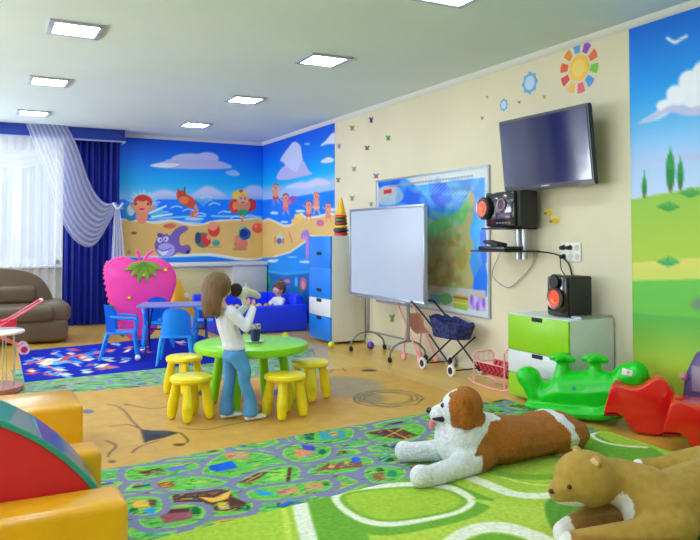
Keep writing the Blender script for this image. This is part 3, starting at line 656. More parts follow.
for (a, b_), pw in zip(LW, (110, 150, 260)): area((XL-.3, (a+b_)/2, 1.6), (0, -PI/2-.55, 0), 1.7, b_-a, pw, (.90, .96, 1))
area(((WX0+WX1)/2, YB+.4, 1.82), (-PI/2, 0, 0), WX1-WX0, 1.8, 40, (.85, .92, 1))
w = bpy.data.worlds.new('World'); bpy.context.scene.world = w; w.use_nodes = True
bg = w.node_tree.nodes['Background']; bg.inputs[0].default_value = (.80, .90, 1, 1); bg.inputs[1].default_value = .8

# ================================================================ CURTAINS
M_blue = mat('royal blue satin', (4, 26, 136), .6, noise=.1, nscale=8, spec=.3)
M_pel = mat('pelmet blue', (16, 52, 156), .5, noise=.05)
def sheer(name, amount, col=(236, 238, 255), striped=0):
    m = bpy.data.materials.new(name); m.use_nodes = True; nt = m.node_tree; N = nt.nodes; L = nt.links
    N.remove(N['Principled BSDF']); out = N['Material Output']
    t = N.new('ShaderNodeBsdfTransparent'); d = N.new('ShaderNodeBsdfDiffuse'); tl = N.new('ShaderNodeBsdfTranslucent')
    d.inputs[0].default_value = (*rgb(*col), 1); tl.inputs[0].default_value = (*rgb(*col), 1)
    a = N.new('ShaderNodeAddShader') if False else N.new('ShaderNodeMixShader'); a.inputs[0].default_value = .4
    L.new(d.outputs[0], a.inputs[1]); L.new(tl.outputs[0], a.inputs[2])
    mx = N.new('ShaderNodeMixShader'); mx.inputs[0].default_value = amount
    if striped:
        tc = N.new('ShaderNodeAttribute'); tc.attribute_name = 'fold'
        wv = N.new('ShaderNodeMath'); wv.operation = 'SINE'; ml = N.new('ShaderNodeMath'); ml.operation = 'MULTIPLY'; ml.inputs[1].default_value = striped
        mr = N.new('ShaderNodeMapRange'); mr.inputs[1].default_value = -.6; mr.inputs[2].default_value = .8; mr.inputs[3].default_value = amount*.62; mr.inputs[4].default_value = min(1, amount*1.12)
        L.new(tc.outputs['Fac'], ml.inputs[0]); L.new(ml.outputs[0], wv.inputs[0]); L.new(wv.outputs[0], mr.inputs[0]); L.new(mr.outputs[0], mx.inputs[0])
    L.new(t.outputs[0], mx.inputs[1]); L.new(a.outputs[0], mx.inputs[2]); L.new(mx.outputs[0], out.inputs[0]); return m
M_net = sheer('net curtain', .36); M_swag = sheer('swag voile', .54, (232, 234, 250), 2*PI*9)
def curtain(name, x0, x1, z0, z1, y, m, folds, amp, pinch=0, axis='y', seed=0, parent=None):
    rs = random.Random(seed); ph = [rs.uniform(0, 6) for _ in range(4)]
    def f(u, v):
        x = x0+(x1-x0)*u; k = .75+.25*v
        o = amp*k*(math.sin(2*PI*folds*u+ph[0])+.4*math.sin(2*PI*folds*2.3*u+ph[1]+v))+.01*math.sin(v*3+u*9)
        if pinch: x = x1+(x-x1)*1 if False else x
        return (x, y+o, z0+(z1-z0)*v) if axis == 'y' else (y+o, x, z0+(z1-z0)*v)
    bm = nb(); sheet(bm, f, int(folds*10), 16); return obj(name, bm, m, parent, 3)
c1 = curtain('blue_curtain', 1.22, 2.02, .02, 2.80, 11.52, M_blue, 9, .03, seed=1); tag(c1, 'royal blue floor length curtain between the window and the beach mural', 'curtain')
c2 = curtain('net_curtain', -1.75, 1.40, .32, 2.80, 11.66, M_net, 26, .016, seed=2); tag(c2, 'white net curtain hanging over the window behind the sofa', 'curtain')
pt = thing('pelmet', 'blue fabric pelmet board running above the window curtains', 'pelmet', (.2, 11.4, 2.75))
bm = nb(); boxp(bm, (-1.9, 11.33, 2.77), (2.06, 11.37, 2.945), .006); boxp(bm, (2.03, 11.37, 2.77), (2.06, 11.79, 2.945), .004); obj('board', bm, M_pel, pt, world=True)
bm = nb(); boxp(bm, (-1.9, 11.318, 2.755), (2.075, 11.345, 2.778), .005); boxp(bm, (2.045, 11.345, 2.755), (2.075, 11.79, 2.778), .004); obj('braid', bm, mat('silver braid', (150, 170, 215), .5), pt, world=True)
# voile swag: ruled between its inner and its lower edge
A = smoothpts([onY(*p, 11.30) for p in [(66, 124), (76, 143), (82, 160), (88, 178), (96, 194), (106, 203), (117, 202)]], 6)
B = smoothpts([onY(*p, 11.26) for p in [(26, 124), (36, 150), (50, 186), (62, 222), (78, 243), (96, 244), (117, 208)]], 6)
bm = nb(); n = len(A)-1; nv = 60; lay = None
V = []
for j in range(nv+1):
    v = j/nv; row = []
    for i in range(n+1):
        p = A[i].lerp(B[i], v); k = math.sin(PI*min(1, i/n*1.05))
        p = p+Vector((0, -.05*math.sin(PI*v)*k+.018*math.sin(v*2*PI*9)*(0.35+k), -.05*math.sin(PI*v)*k)); row.append(bm.verts.new(p))
    V.append(row)
for j in range(nv):
    for i in range(n): bm.faces.new([V[j][i], V[j][i+1], V[j+1][i+1], V[j+1][i]])
sw = obj('voile_swag', bm, M_swag, None, 3); tag(sw, 'white translucent swag draped across the blue curtain and its pelmet', 'curtain')
at = sw.data.attributes.new('fold', 'FLOAT', 'POINT')
at.data.foreach_set('value', np.repeat(np.linspace(0, 1, nv+1), n+1).astype(np.float32))
M_tail = sheer('tail voile', .75, (226, 230, 250))
bm = nb(); P0, P1 = onY(112, 203, 11.28), onY(128, 265, 11.28); Q0, Q1 = onY(122, 203, 11.28), onY(113, 265, 11.28)
def tf(u, v):
    w_ = .05+.16*v**.7; cx = P0[0]+.07+.03*v; z = P0[2]+(P1[2]-P0[2])*v
    return (cx+(u-.5)*w_, 11.27+.018*math.sin(u*2*PI*4), z-.03*abs(math.sin(u*PI*2)))
sheet(bm, tf, 40, 14); tl = obj('tail', bm, M_tail, sw, 3, world=True)
bm = nb(); tube(bm, [onY(113, 203, 11.25), onY(118, 209, 11.22), onY(123, 203, 11.25)], .018, sm=4); obj('tieback', bm, mat('tie cord', (200, 205, 225), .6), sw, 3, world=True)
# the second, fainter swag in front of the window
A = smoothpts([onY(*p, 11.58) for p in [(66, 143), (52, 156), (36, 165), (18, 168), (-10, 166)]], 6)
B = smoothpts([onY(*p, 11.58) for p in [(66, 143), (56, 146), (40, 150), (20, 150), (-10, 149)]], 6)
bm = nb(); n = len(A)-1; V = [[bm.verts.new(A[i].lerp(B[i], j/16)+Vector((0, .012*math.sin(j/16*2*PI*3), 0))) for i in range(n+1)] for j in range(17)]
for j in range(16):
    for i in range(n): bm.faces.new([V[j][i], V[j][i+1], V[j+1][i+1], V[j+1][i]])
tag(obj('voile_swag', bm, M_net, None, 3), 'faint white swag hung across the top of the window', 'curtain')
# curtains at the windows on the left (seen in the television)
for (a, b_), s_ in zip(LW, (3, 4, 5)):
    for q0, q1 in ((a-.5, a+.05), (b_-.05, b_+.5)):
        cc_ = curtain('blue_curtain', q0, q1, .05, 2.8, XL+.16, M_blue, 6, .03, axis='x', seed=s_); tag(cc_, 'royal blue curtain at the side windows outside the picture', 'curtain', 'side window curtains')
    cc_ = curtain('net_curtain', a, b_, .3, 2.8, XL+.08, M_net, 20, .012, axis='x', seed=s_+5); tag(cc_, 'white net curtain at the side windows outside the picture', 'curtain', 'side window net curtains')

# ================================================================ BACK WALL FURNITURE
M_cream = mat('cream board', (232, 224, 196), .55, noise=.03); M_beige = mat('beige panel', (218, 206, 150), .6, noise=.05); M_greyd = mat('grey white panel', (214, 212, 204), .5, noise=.03)
t = thing('radiator_cover', 'long cream radiator cover with a white ledge below the beach mural', 'radiator cover', (3.2, 11.6, 0))
bm = nb(); boxp(bm, (2.1, 11.55, 0), (4.43, 11.78, .86), .004); obj('casing', bm, M_cream, t, world=True)
bm = nb(); boxp(bm, (2.08, 11.48, .86), (4.435, 11.78, .925), .008); obj('ledge', bm, M_white, t, world=True)
bm = nb(); boxp(bm, (2.45, 11.535, .12), (3.70, 11.552, .80), .004); obj('panel', bm, M_beige, t, world=True)
bm = nb(); boxp(bm, (3.84, 11.50, .04), (4.42, 11.555, .855), .006); obj('door', bm, M_greyd, t, world=True)
# sofa
M_lea = mat('brown leather', (104, 86, 66), .42, noise=.12, nscale=5, bump=.15, bscale=60, bdist=.004)
t = thing('sofa', 'brown leather sofa with a rounded back below the window', 'sofa', (.45, 10.3, 0), math.radians(4))
bm = nb(); boxp(bm, (-1.3, 9.80, .02), (1.12, 10.80, .30), .06, seg=4); obj('base', bm, M_lea, t, .9, world=True)
bm = nb(); boxp(bm, (-1.3, 9.74, .28), (.95, 10.6, .47), .07, seg=4); obj('seat', bm, M_lea, t, .9, world=True)
bm = nb(); prism(bm, [(p[0], p[1]) for p in smoothpts([(-1.3, .35, 0), (-1.3, .84, 0), (-.9, .93, 0), (.1, .93, 0), (.58, .90, 0), (.84, .78, 0), (.98, .55, 0), (1.02, .35, 0)], 5)], 10.42, 10.82, lambda a, b, d: Vector((a, d, b)), bev=.05, seg=3); obj('backrest', bm, M_lea, t, .9, world=True)
bm = nb(); boxp(bm, (-1.1, 10.33, .46), (.78, 10.5, .70), .07, seg=4); obj('back_cushion', bm, M_lea, t, .9, world=True)
bm = nb(); boxp(bm, (.80, 9.80, .26), (1.15, 10.7, .50), .08, seg=4); obj('armrest', bm, M_lea, t, .9, world=True)
# ================================================================ WARDROBE
M_wblue = mat('blue lacquer', (20, 130, 240), .35, noise=.02); M_notch = mat('black notch', (12, 16, 30), .6)
t = thing('wardrobe', 'tall white wardrobe with blue fronts beside the whiteboard', 'wardrobe', (4.2, 8.4, 0))
bm = nb(); boxp(bm, (3.97, 8.10, .03), (4.43, 8.74, 1.34), .006); obj('body', bm, mat('wardrobe white', (226, 224, 214), .5, noise=.02), t, world=True)
for nm, z0, z1, mm, nz in (('door', .93, 1.335, M_wblue, 1.12), ('door', .555, .925, M_wblue, .66), ('drawer', .335, .548, M_white, .53), ('drawer', .04, .33, M_wblue, .31)):
    bm = nb(); boxp(bm, (3.945, 8.105, z0), (3.97, 8.735, z1), .004); f = obj(nm, bm, mm, t, world=True)
    bm = nb(); boxp(bm, (3.94, 8.36, nz-.025), (3.948, 8.50, nz+.015), .003); obj('handle_notch', bm, M_notch, f, world=True)
# ring pyramid on the wardrobe
t = thing('stacking_ring_pyramid', 'tall stacking ring toy with yellow cone standing on the wardrobe', 'toy', (4.14, 8.20, 1.34))
t.scale = (.92, .92, .92)
z = 0
for i, (r, h, col) in enumerate([(.095, .05, (210, 40, 40)), (.105, .05, (40, 40, 90)), (.10, .045, (230, 200, 40)), (.09, .05, (150, 40, 60)), (.088, .045, (40, 130, 60)), (.085, .045, (220, 60, 40))]):
    bm = nb(); lathe(bm, [(r*.8, z), (r, z+h*.3), (r, z+h*.7), (r*.8, z+h)], seg=20); obj('ring', bm, plastic('ring%d' % i, col), t); z += h
bm = nb(); lathe(bm, [(.075, z), (.07, z+.02), (.012, z+.24), (.004, z+.25)], seg=20); obj('cone', bm, plastic('cone', (250, 190, 40)), t)
# ================================================================ WHITEBOARD
M_al = metal('aluminium', (186, 190, 198), .35); M_tubeg = mat('grey tube', (140, 142, 145), .4, metal=.5); M_blk = mat('black rubber', (24, 24, 26), .6); M_bp = mat('black plastic', (20, 21, 24), .35, coat=.1)
t = thing('whiteboard', 'large white mobile whiteboard standing before the wall map', 'whiteboard', (4.13, 7.05, 0))
bm = nb(); boxp(bm, (4.105, 6.25, .655), (4.125, 7.86, 1.64), 0); obj('panel', bm, mat('enamel white', (190, 200, 220), .22, coat=.3), t, world=True)
bm = nb()
for lo, hi in (((4.09, 6.23, .63), (4.135, 7.88, .66)), ((4.09, 6.23, 1.635), (4.135, 7.88, 1.66)), ((4.09, 6.23, .66), (4.135, 6.255, 1.635)), ((4.09, 7.855, .66), (4.135, 7.88, 1.635))): boxp(bm, lo, hi, .005)
obj('frame', bm, M_al, t, world=True)
bm = nb(); boxp(bm, (4.03, 6.5, .628), (4.10, 7.6, .64), .003); obj('pen_tray', bm, M_al, t, world=True)
for y in (7.50, 6.62):
    bm = nb(); tube(bm, [(4.15, y, .22), (4.15, y, .66)], .012); tube(bm, [(4.15, y+.03, .22), (4.15, y+.03, .66)], .007); obj('post', bm, M_tubeg, t, world=True)
    bm = nb(); tube(bm, [(3.93, y+.03, .05), (3.95, y+.02, .14), (4.03, y, .20), (4.15, y, .215), (4.25, y, .19), (4.34, y, .12), (4.36, y, .05)], .011, sm=5); f = obj('foot_bar', bm, M_tubeg, t, world=True)
    for x in (3.93, 4.36):
        bm = nb(); cyl(bm, (x-.008, y+.03 if x < 4 else y, .028), (x+.014, y+.03 if x < 4 else y, .028), .028); cyl(bm, (x, y+.03 if x < 4 else y, .028), (x, y+.03 if x < 4 else y, .06), .012); obj('caster', bm, M_blk, f, world=True)
bm = nb(); tube(bm, [(4.17, 6.62, .22), (4.17, 7.5, .22)], .011); obj('crossbar', bm, M_tubeg, t, world=True)
# ================================================================ MAP
cmap = Canvas(mpX, 5.63, .55, 7.81, 2.0, .008, (214, 222, 222)); c = cmap
y0, y1 = 5.68, 7.76
c.poly([(y1, 1.90), (y0, 1.90), (y0, .80), (y1, .80)], (70, 150, 226), px=False)
c.im[:] = np.where(((c.V > .8) & (c.V < 1.9) & (c.U > y0) & (c.U < y1))[..., None], c.im*(1+.10*np.sin(c.U*5+c.V*3)+.08*np.sin(c.V*9-c.U*4))[..., None], c.im)
c.poly([(378, 176), (388, 168), (402, 176), (420, 190), (430, 206), (424, 220), (400, 215), (384, 205)], (30, 100, 220), sm=3, soft=.03)
c.poly([(430, 186), (446, 184), (452, 200), (442, 208), (432, 200)], (24, 90, 214), sm=3, soft=.03)
c.poly([(380, 188), (396, 186), (404, 196), (396, 204), (380, 204)], (190, 190, 190), sm=3, soft=.02)
c.poly([(422, 232), (430, 220), (446, 222), (456, 214), (466, 202), (470, 190), (475, 198), (474, 215), (470, 232), (474, 246), (470, 262), (474, 280), (468, 292), (448, 296), (424, 293), (400, 290), (380, 270), (380, 230)], (172, 166, 118), sm=3)
c.poly([(422, 230), (440, 218), (458, 212), (466, 200), (470, 205), (464, 222), (450, 228), (430, 242), (400, 240)], (110, 180, 100), sm=3, soft=.04)
c.poly([(424, 262), (440, 256), (452, 262), (456, 280), (440, 290), (424, 288)], (158, 138, 92), sm=3, soft=.08); c.ell(446, 240, 10, 7, (176, 160, 100), soft=.05); c.ell(462, 258, 6, 12, (168, 150, 84), soft=.04)
c.poly([(480, 232), (486, 230), (487, 262), (482, 262)], (24, 110, 230), sm=2, soft=.02); c.poly([(474, 280), (486, 262), (487, 296), (476, 296)], (30, 120, 236), sm=2, soft=.02); c.poly([(384, 190), (392, 189), (392, 193), (384, 194)], (190, 40, 50))
c.poly([(y1, .80), (y0, .80), (y0, .60), (y1, .60)], (196, 190, 190), px=False)
c.ell(446, 299, 7, 6, (120, 180, 110)); c.poly([(454, 294), (468, 296), (468, 311), (454, 308)], (160, 190, 80)); c.line([(454, 297), (468, 299)], .02, (190, 70, 60)); c.line([(454, 302), (468, 304)], .02, (220, 200, 90)); c.poly([(430, 294), (440, 295), (440, 304), (430, 303)], (90, 170, 200))
for i in range(7): c.ell(472+i*2, 300+(i*5) % 9, 1.6, 5, [(150, 110, 220), (190, 150, 240), (220, 190, 245)][i % 3], soft=.02)
rs = np.random.RandomState(6)
for k in range(90):
    x, y = rs.uniform(424, 470), rs.uniform(212, 292)
    if x > 466-12*math.sin((y-212)/80*3.14)*.2: continue
    c.ell(x, y, rs.uniform(1.5, 5), rs.uniform(1.5, 5), [(120, 176, 104), (190, 178, 120), (150, 120, 70), (196, 196, 150)][rs.randint(4)] if y > 236 else [(120, 186, 120), (170, 200, 150), (150, 190, 200)][rs.randint(3)], soft=.03, op=.4)
for k in range(60):
    x, y = rs.uniform(384, 486), rs.uniform(180, 214)
    c.ell(x, y, rs.uniform(2, 7), rs.uniform(1.5, 5), [(30, 110, 226), (110, 190, 240), (150, 214, 240), (60, 150, 232)][rs.randint(4)], soft=.04, op=.4)
for k in range(12): c.line([(430+k*3, 190+k*1.1), (438+k*3, 182+k)], .006, (200, 225, 245), op=.5)
for k in range(30): c.line([(7.5-k*.055, 1.93), (7.47-k*.055, 1.93)], .02, (150, 150, 160), px=False)
t = thing('wall_map', 'large printed wall map with blue seas behind the whiteboard', 'map', (XR, 6.7, .55))
U, V = cmap.U, cmap.V
o = gridmesh('sheet', np.full_like(U, XR-.014), U, V, cmap.im, mat('laminated print', attr=True, rough=.25, coat=.3), base=(.008, 0, 0), parent=t); o.data.flip_normals()
bm = nb()
for lo, hi in (((XR-.02, 5.61, .53), (XR-.002, 7.83, .555)), ((XR-.02, 5.61, 1.995), (XR-.002, 7.83, 2.02)), ((XR-.02, 5.61, .55), (XR-.002, 5.635, 2.0)), ((XR-.02, 7.805, .55), (XR-.002, 7.83, 2.0))): boxp(bm, lo, hi, .003)
obj('frame', bm, mat('map frame', (170, 176, 186), .4, metal=.4), t, world=True)
# ================================================================ TELEVISION
t = thing('television', 'flat black television mounted high on the cream wall', 'television', (4.3, 4.64, 1.7))
tv = lambda d, s, z: Vector((4.262-.062*((z-1.735)/.61)+d, s, z))
def tbox(bm, d0, d1, s0, s1, z0, z1, bev=.004, tf=tv):
    b = bmesh.new(); bmesh.ops.create_cube(b, size=1)
    for v in b.verts: v.co = tf(d0 if v.co.x < 0 else d1, s0 if v.co.y < 0 else s1, z0 if v.co.z < 0 else z1)
    if bev: bmesh.ops.bevel(b, geom=list(b.edges), offset=bev, segments=2, affect='EDGES')
    merge(bm, b)
bm = nb(); tbox(bm, 0, .04, 4.10, 5.18, 1.725, 2.35, .008); obj('housing', bm, M_bp, t, world=True)
bm = nb(); tbox(bm, -.004, .004, 4.125, 5.155, 1.765, 2.325, .001); obj('screen', bm, mat('tv screen', (20, 28, 84), .09, spec=.5, coat=.35), t, world=True)
bm = nb()
for k in range(7): tbox(bm, -.003, .002, 4.60+k*.014, 4.60+k*.014+.009, 1.741, 1.751, 0)
obj('maker_mark', bm, mat('silver print', (200, 205, 215), .4), t, world=True)
bm = nb(); boxp(bm, (4.30, 4.5, 1.9), (4.445, 4.8, 2.2), .01); obj('wall_bracket', bm, M_bp, t, world=True)
# ================================================================ HI-FI SHELF
t = thing('wall_shelf', 'black two tier wall shelf with silver columns below the television', 'shelf', (4.3, 5.0, 1.15))
bm = nb(); boxp(bm, (4.10, 4.95, 1.385), (4.44, 5.30, 1.40), .004); obj('shelf_board', bm, M_bp, t, world=True)
bm = nb(); boxp(bm, (4.06, 4.93, 1.185), (4.44, 5.42, 1.20), .004); obj('shelf_board', bm, M_bp, t, world=True)
for y in (5.07, 4.99):
    bm = nb(); cyl(bm, (4.33, y, 1.12), (4.33, y, 1.386), .026, seg=20); obj('column', bm, M_al, t, world=True)
M_cone = mat('orange speaker cone', (255, 92, 40), .3, coat=.5, emit=(255, 80, 30), estr=.25); M_ring = metal('speaker ring', (150, 120, 120), .3); M_gl = mat('gloss black', (16, 17, 20), .15, coat=.6); M_gr = mat('charcoal case', (44, 44, 44), .6)
def cone(par, c, r, n=(-1, 0, 0), tilt=0):
    c = Vector(c); n = Vector(n).normalized(); q = n.to_track_quat('Z', 'Y')
    def L(prof, seg=28):
        b = bmesh.new(); lathe(b, prof, seg=seg); b.transform(Matrix.Translation(c) @ q.to_matrix().to_4x4()); bm = nb(); merge(bm, b); return bm
    f = obj('speaker_ring', L([(r*.78, 0), (r*.8, .012), (r, .016), (r*1.05, .008), (r*1.05, -.01)]), M_ring, par, world=True)
    obj('speaker_cone', L([(.0, .012), (r*.25, .012), (r*.32, .002), (r*.7, .01), (r*.8, .008), (r*.8, 0)]), M_cone, f, world=True)
    return f
t = thing('stereo', 'black stereo with a round orange speaker on the wall shelf', 'stereo', (4.25, 5.05, 1.4))
bm = nb(); boxp(bm, (4.17, 4.86, 1.402), (4.37, 5.28, 1.72), .015); obj('case', bm, M_gr, t, world=True)
bm = nb(); boxp(bm, (4.13, 4.90, 1.41), (4.18, 5.28, 1.715), .012); obj('front_panel', bm, M_gl, t, world=True)
cone(t, (4.11, 5.30, 1.575), .085, (-.9, .05, 0)); bm = nb(); cyl(bm, (4.12, 5.30, 1.575), (4.2, 5.29, 1.575), .105, .09, 28); obj('speaker_pod', bm, M_bp, t, world=True)
bm = nb(); cyl(bm, (4.135, 5.05, 1.60), (4.115, 5.05, 1.60), .05, .045, 24); k = obj('volume_dial', bm, mat('dark chrome', (60, 60, 70), .25, metal=.7), t, world=True)
bm = nb(); tube(bm, [(4.118, 5.05+.05*math.cos(a), 1.60+.05*math.sin(a)) for a in np.linspace(0, 2*PI, 25)[:-1]], .006, 6, True); obj('dial_rim', bm, metal('pink rim', (200, 130, 140)), t, world=True)
bm = nb(); boxp(bm, (4.122, 4.93, 1.47), (4.132, 5.13, 1.53), .003); obj('display', bm, mat('display', (70, 50, 80), .2), t, world=True)
bm = nb()
for i in range(5): boxp(bm, (4.12, 4.94+i*.04, 1.435), (4.133, 4.962+i*.04, 1.447), .002)
obj('buttons', bm, mat('button grey', (150, 150, 160), .4), t, world=True)
t = thing('disc_player', 'small black disc player on the lower wall shelf', 'player', (4.18, 5.2, 1.2))
bm = nb(); boxp(bm, (4.09, 4.98, 1.201), (4.30, 5.34, 1.235), .006); obj('case', bm, M_bp, t, world=True)
bm = nb(); box(bm, (4.17, 5.2, 1.262), (.12, .20, .03), rot('X', .15), .008); box(bm, (4.17, 5.2, 1.243), (.05, .05, .03), None, .004); obj('remote_cradle', bm, M_gr, t, world=True)
t = thing('speaker', 'black box speaker with an orange cone on the green drawer cabinet', 'speaker', (4.2, 4.33, .7))
bm = nb(); boxp(bm, (4.12, 4.22, .695), (4.34, 4.43, 1.01), .012); obj('case', bm, M_gr, t, world=True)
bm = nb(); boxp(bm, (4.085, 4.235, .695), (4.125, 4.455, 1.005), .02, seg=3); cyl(bm, (4.07, 4.35, .965), (4.12, 4.35, .965), .06, seg=20); obj('front_panel', bm, M_gl, t, world=True)
cone(t, (4.072, 4.35, .835), .082, (-1, .1, 0)); bm = nb(); lathe(bm, [(.0, 0), (.045, .002), (.05, .01)], (0, 0, 0)); bm.transform(Matrix.Translation((4.068, 4.35, .965)) @ Matrix.Rotation(-PI/2, 4, 'Y')); obj('tweeter', bm, M_gr, t, world=True)
# sockets, plugs and cable
t = thing('wall_socket', 'white six gang socket plate on the wall above the speaker', 'socket', (4.44, 4.54, 1.19))
s0, s1 = 4.435, 4.66
bm = nb(); boxp(bm, (4.435, s0, 1.115), (4.449, s1, 1.27), .004); obj('plate', bm, mat('socket white', (232, 230, 222), .4), t, world=True)
for i in range(3):
    for j in range(2):
        bm = nb(); cyl(bm, (4.434, s0+.038+i*.075, 1.153+j*.076), (4.44, s0+.038+i*.075, 1.153+j*.076), .026, seg=18); obj('outlet', bm, mat('socket inset', (190, 190, 190), .5), t, world=True)
for k, (y, z) in enumerate(((4.623, 1.153), (4.623, 1.229), (4.548, 1.229))):
    bm = nb(); cyl(bm, (4.435, y, z), (4.395, y, z-.004), .021, .016, 14); tag(obj('power_plug', bm, M_blk), ['black plug in the lower left socket of the plate', 'black plug in the upper left socket of the plate', 'black plug in the upper middle socket of the plate'][k], 'plug')
bm = nb(); tube(bm, [(4.42, 4.93, 1.19), (4.42, 4.70, 1.17), (4.43, 4.57, 1.10), (4.43, 4.52, .98), (4.42, 4.46, .92), (4.345, 4.40, .90)], .007, 6, sm=6); tag(obj('power_cable', bm, M_blk), 'black cable running from the wall shelf down to the speaker', 'cable')
bm = nb(); tube(bm, [(4.395, 4.623, 1.149), (4.40, 4.62, 1.05), (4.42, 4.58, .98), (4.40, 4.50, .90), (4.345, 4.38, .86)], .005, 6, sm=6); tag(obj('power_cable', bm, M_blk), 'thin black cable hanging from the lower plug behind the speaker', 'cable')
bm = nb(); tube(bm, [(4.40, 5.40, 1.19), (4.43, 5.50, 1.10), (4.42, 5.55, .95), (4.43, 5.35, .85), (4.43, 5.15, .95), (4.43, 5.0, 1.08), (4.40, 4.95, 1.19)], .0045, 6, sm=8); tag(obj('power_cable', bm, mat('grey cable', (150, 150, 150), .5)), 'thin grey cable looping below the wall shelf over the map edge', 'cable')
# ================================================================ GREEN CABINET
M_lime = mat('lime lacquer', (150, 212, 20), .35, noise=.02)
t = thing('drawer_cabinet', 'white cabinet with lime green drawers against the cream wall', 'cabinet', (4.2, 4.44, 0), 0)
bm = nb(); boxp(bm, (3.985, 4.09, .02), (4.43, 4.785, .69), .005); obj('body', bm, mat('cabinet white', (214, 222, 222), .45, noise=.02), t, world=True)
for z0, z1, mm in ((.40, .683, M_lime), (.215, .395, M_white), (.03, .21, M_lime)):
    bm = nb(); boxp(bm, (3.962, 4.095, z0), (3.985, 4.78, z1), .004); f = obj('drawer', bm, mm, t, world=True)
    bm = nb(); boxp(bm, (3.957, 4.37, z1-.035), (3.966, 4.49, z1-.003), .003); obj('handle_notch', bm, M_notch, f, world=True)
t = thing('laptop', 'flat closed silver laptop lying on the cabinet beside the speaker', 'laptop', (4.25, 4.15, .69), 0)
bm = nb(); boxp(bm, (4.10, 4.098, .6905), (4.425, 4.208, .701), .003); obj('base', bm, M_al, t, world=True)
bm = nb(); boxp(bm, (4.10, 4.098, .7015), (4.425, 4.208, .710), .003); obj('lid', bm, M_al, t, world=True)
# ================================================================ WALL DECALS
def decal(name, label, cat, pts_fn, group=None): 
    t = thing(name, label, cat, (XR, 0, 0)); return t
def dpoly(par, name, P, col, d=.003, px=True, sm=0):
    P = [(onX(a, b, XR-.004)[1], onX(a, b, XR-.004)[2]) for a, b in P] if px else P
    if sm: P = [(p[0], p[1]) for p in smoothpts([(a, b, 0) for a, b in P], sm, True)]
    bm = nb(); prism(bm, P, 0, .0015, lambda a, b, e: Vector((XR-d+e, a, b)))
    return obj(name, bm, mat('decal %d %d %d' % col, col, .5), par, 0, world=par is not None)
def ellp(cx, cy, rx, ry, n=20, a0=0): return [(cx+rx*math.cos(2*PI*k/n+a0), cy+ry*math.sin(2*PI*k/n+a0)) for k in range(n)]
cols = [(236, 90, 50), (240, 150, 60), (90, 160, 230), (150, 80, 190), (240, 110, 70), (120, 200, 60), (70, 150, 220), (230, 90, 120), (240, 190, 80), (230, 60, 60)]
def sundecal(cx, cz, R, label):
    t = thing('sun_decal', label, 'wall decal', (XR, cx, cz)); n = 10
    for k in range(n):
        a = 2*PI*k/n+.2; a1, a2 = a-.2, a+.2; r1, r2 = R*.62, R
        dpoly(t, 'ray', [(cx+r1*math.cos(a1), cz+r1*math.sin(a1)), (cx+r2*math.cos(a1*1.0), cz+r2*math.sin(a1)), (cx+r2*1.02*math.cos(a), cz+r2*1.02*math.sin(a)), (cx+r2*math.cos(a2), cz+r2*math.sin(a2)), (cx+r1*math.cos(a2), cz+r1*math.sin(a2))], cols[k], px=False)
    dpoly(t, 'disc', ellp(cx, cz, R*.52, R*.52), (250, 196, 70), .004, px=False); dpoly(t, 'inner_disc', ellp(cx, cz, R*.34, R*.34), (246, 214, 110), .005, px=False)
p = onX(579, 68, XR); sundecal(p[1], p[2], .21, 'large sun decal with many coloured rays above the television')
for (x, y, R, lab) in ((530, 83, .095, 'larger pale blue round decal left of the sun decal'), (504, 105, .055, 'smaller pale blue round decal, lower left of the larger one')):
    p = onX(x, y, XR); t = thing('cloud_decal', lab, 'wall decal', (XR, p[1], p[2]))
    dpoly(t, 'rim', [(p[1]+R*(1+.1*math.cos(8*a))*math.cos(a), p[2]+R*(1+.1*math.cos(8*a))*math.sin(a)) for a in np.linspace(0, 2*PI, 41)[:-1]], (110, 170, 226), px=False)
    dpoly(t, 'centre', ellp(p[1], p[2], R*.68, R*.68), (190, 216, 240), .004, px=False)
small = [(352, 128, 3.2, 3.6, (170, 150, 110), 'olive'), (371, 120, 2.4, 3.8, (70, 60, 110), 'dark violet'), (388, 138, 3, 3.4, (90, 170, 70), 'green'), (339, 146, 2.6, 3.4, (190, 150, 170), 'mauve'), (367, 148, 3, 3.2, (150, 90, 70), 'brown'), (354, 169, 3, 3.4, (170, 170, 140), 'grey green'), (338, 180, 2.4, 3.2, (140, 130, 80), 'khaki'), (376, 176, 3.6, 3.4, (170, 110, 160), 'pinkish violet'), (352, 198, 3, 3.4, (130, 170, 120), 'soft green'), (371, 204, 2.4, 3, (150, 160, 140), 'grey'), (487, 97, 2, 2, (230, 170, 150), 'salmon'), (482, 118, 2, 2.4, (170, 160, 190), 'lilac'), (519, 102, 2.2, 2, (200, 150, 110), 'tan'), (544, 97, 2.6, 2.4, (245, 180, 60), 'orange'), (392, 318, 3.2, 5.5, (110, 170, 80), 'leaf green')]
where = ['beside the mural edge, high up', 'highest of the left cluster', 'right of the left cluster', 'touching the mural edge', 'in the middle of the left cluster', 'above the ring toy', 'low beside the mural edge', 'above the top left map corner', 'above the whiteboard corner', 'left of the map top', 'left of the blue cloud decals', 'below the salmon one', 'between the two blue cloud decals', 'above the television', 'below the whiteboard']
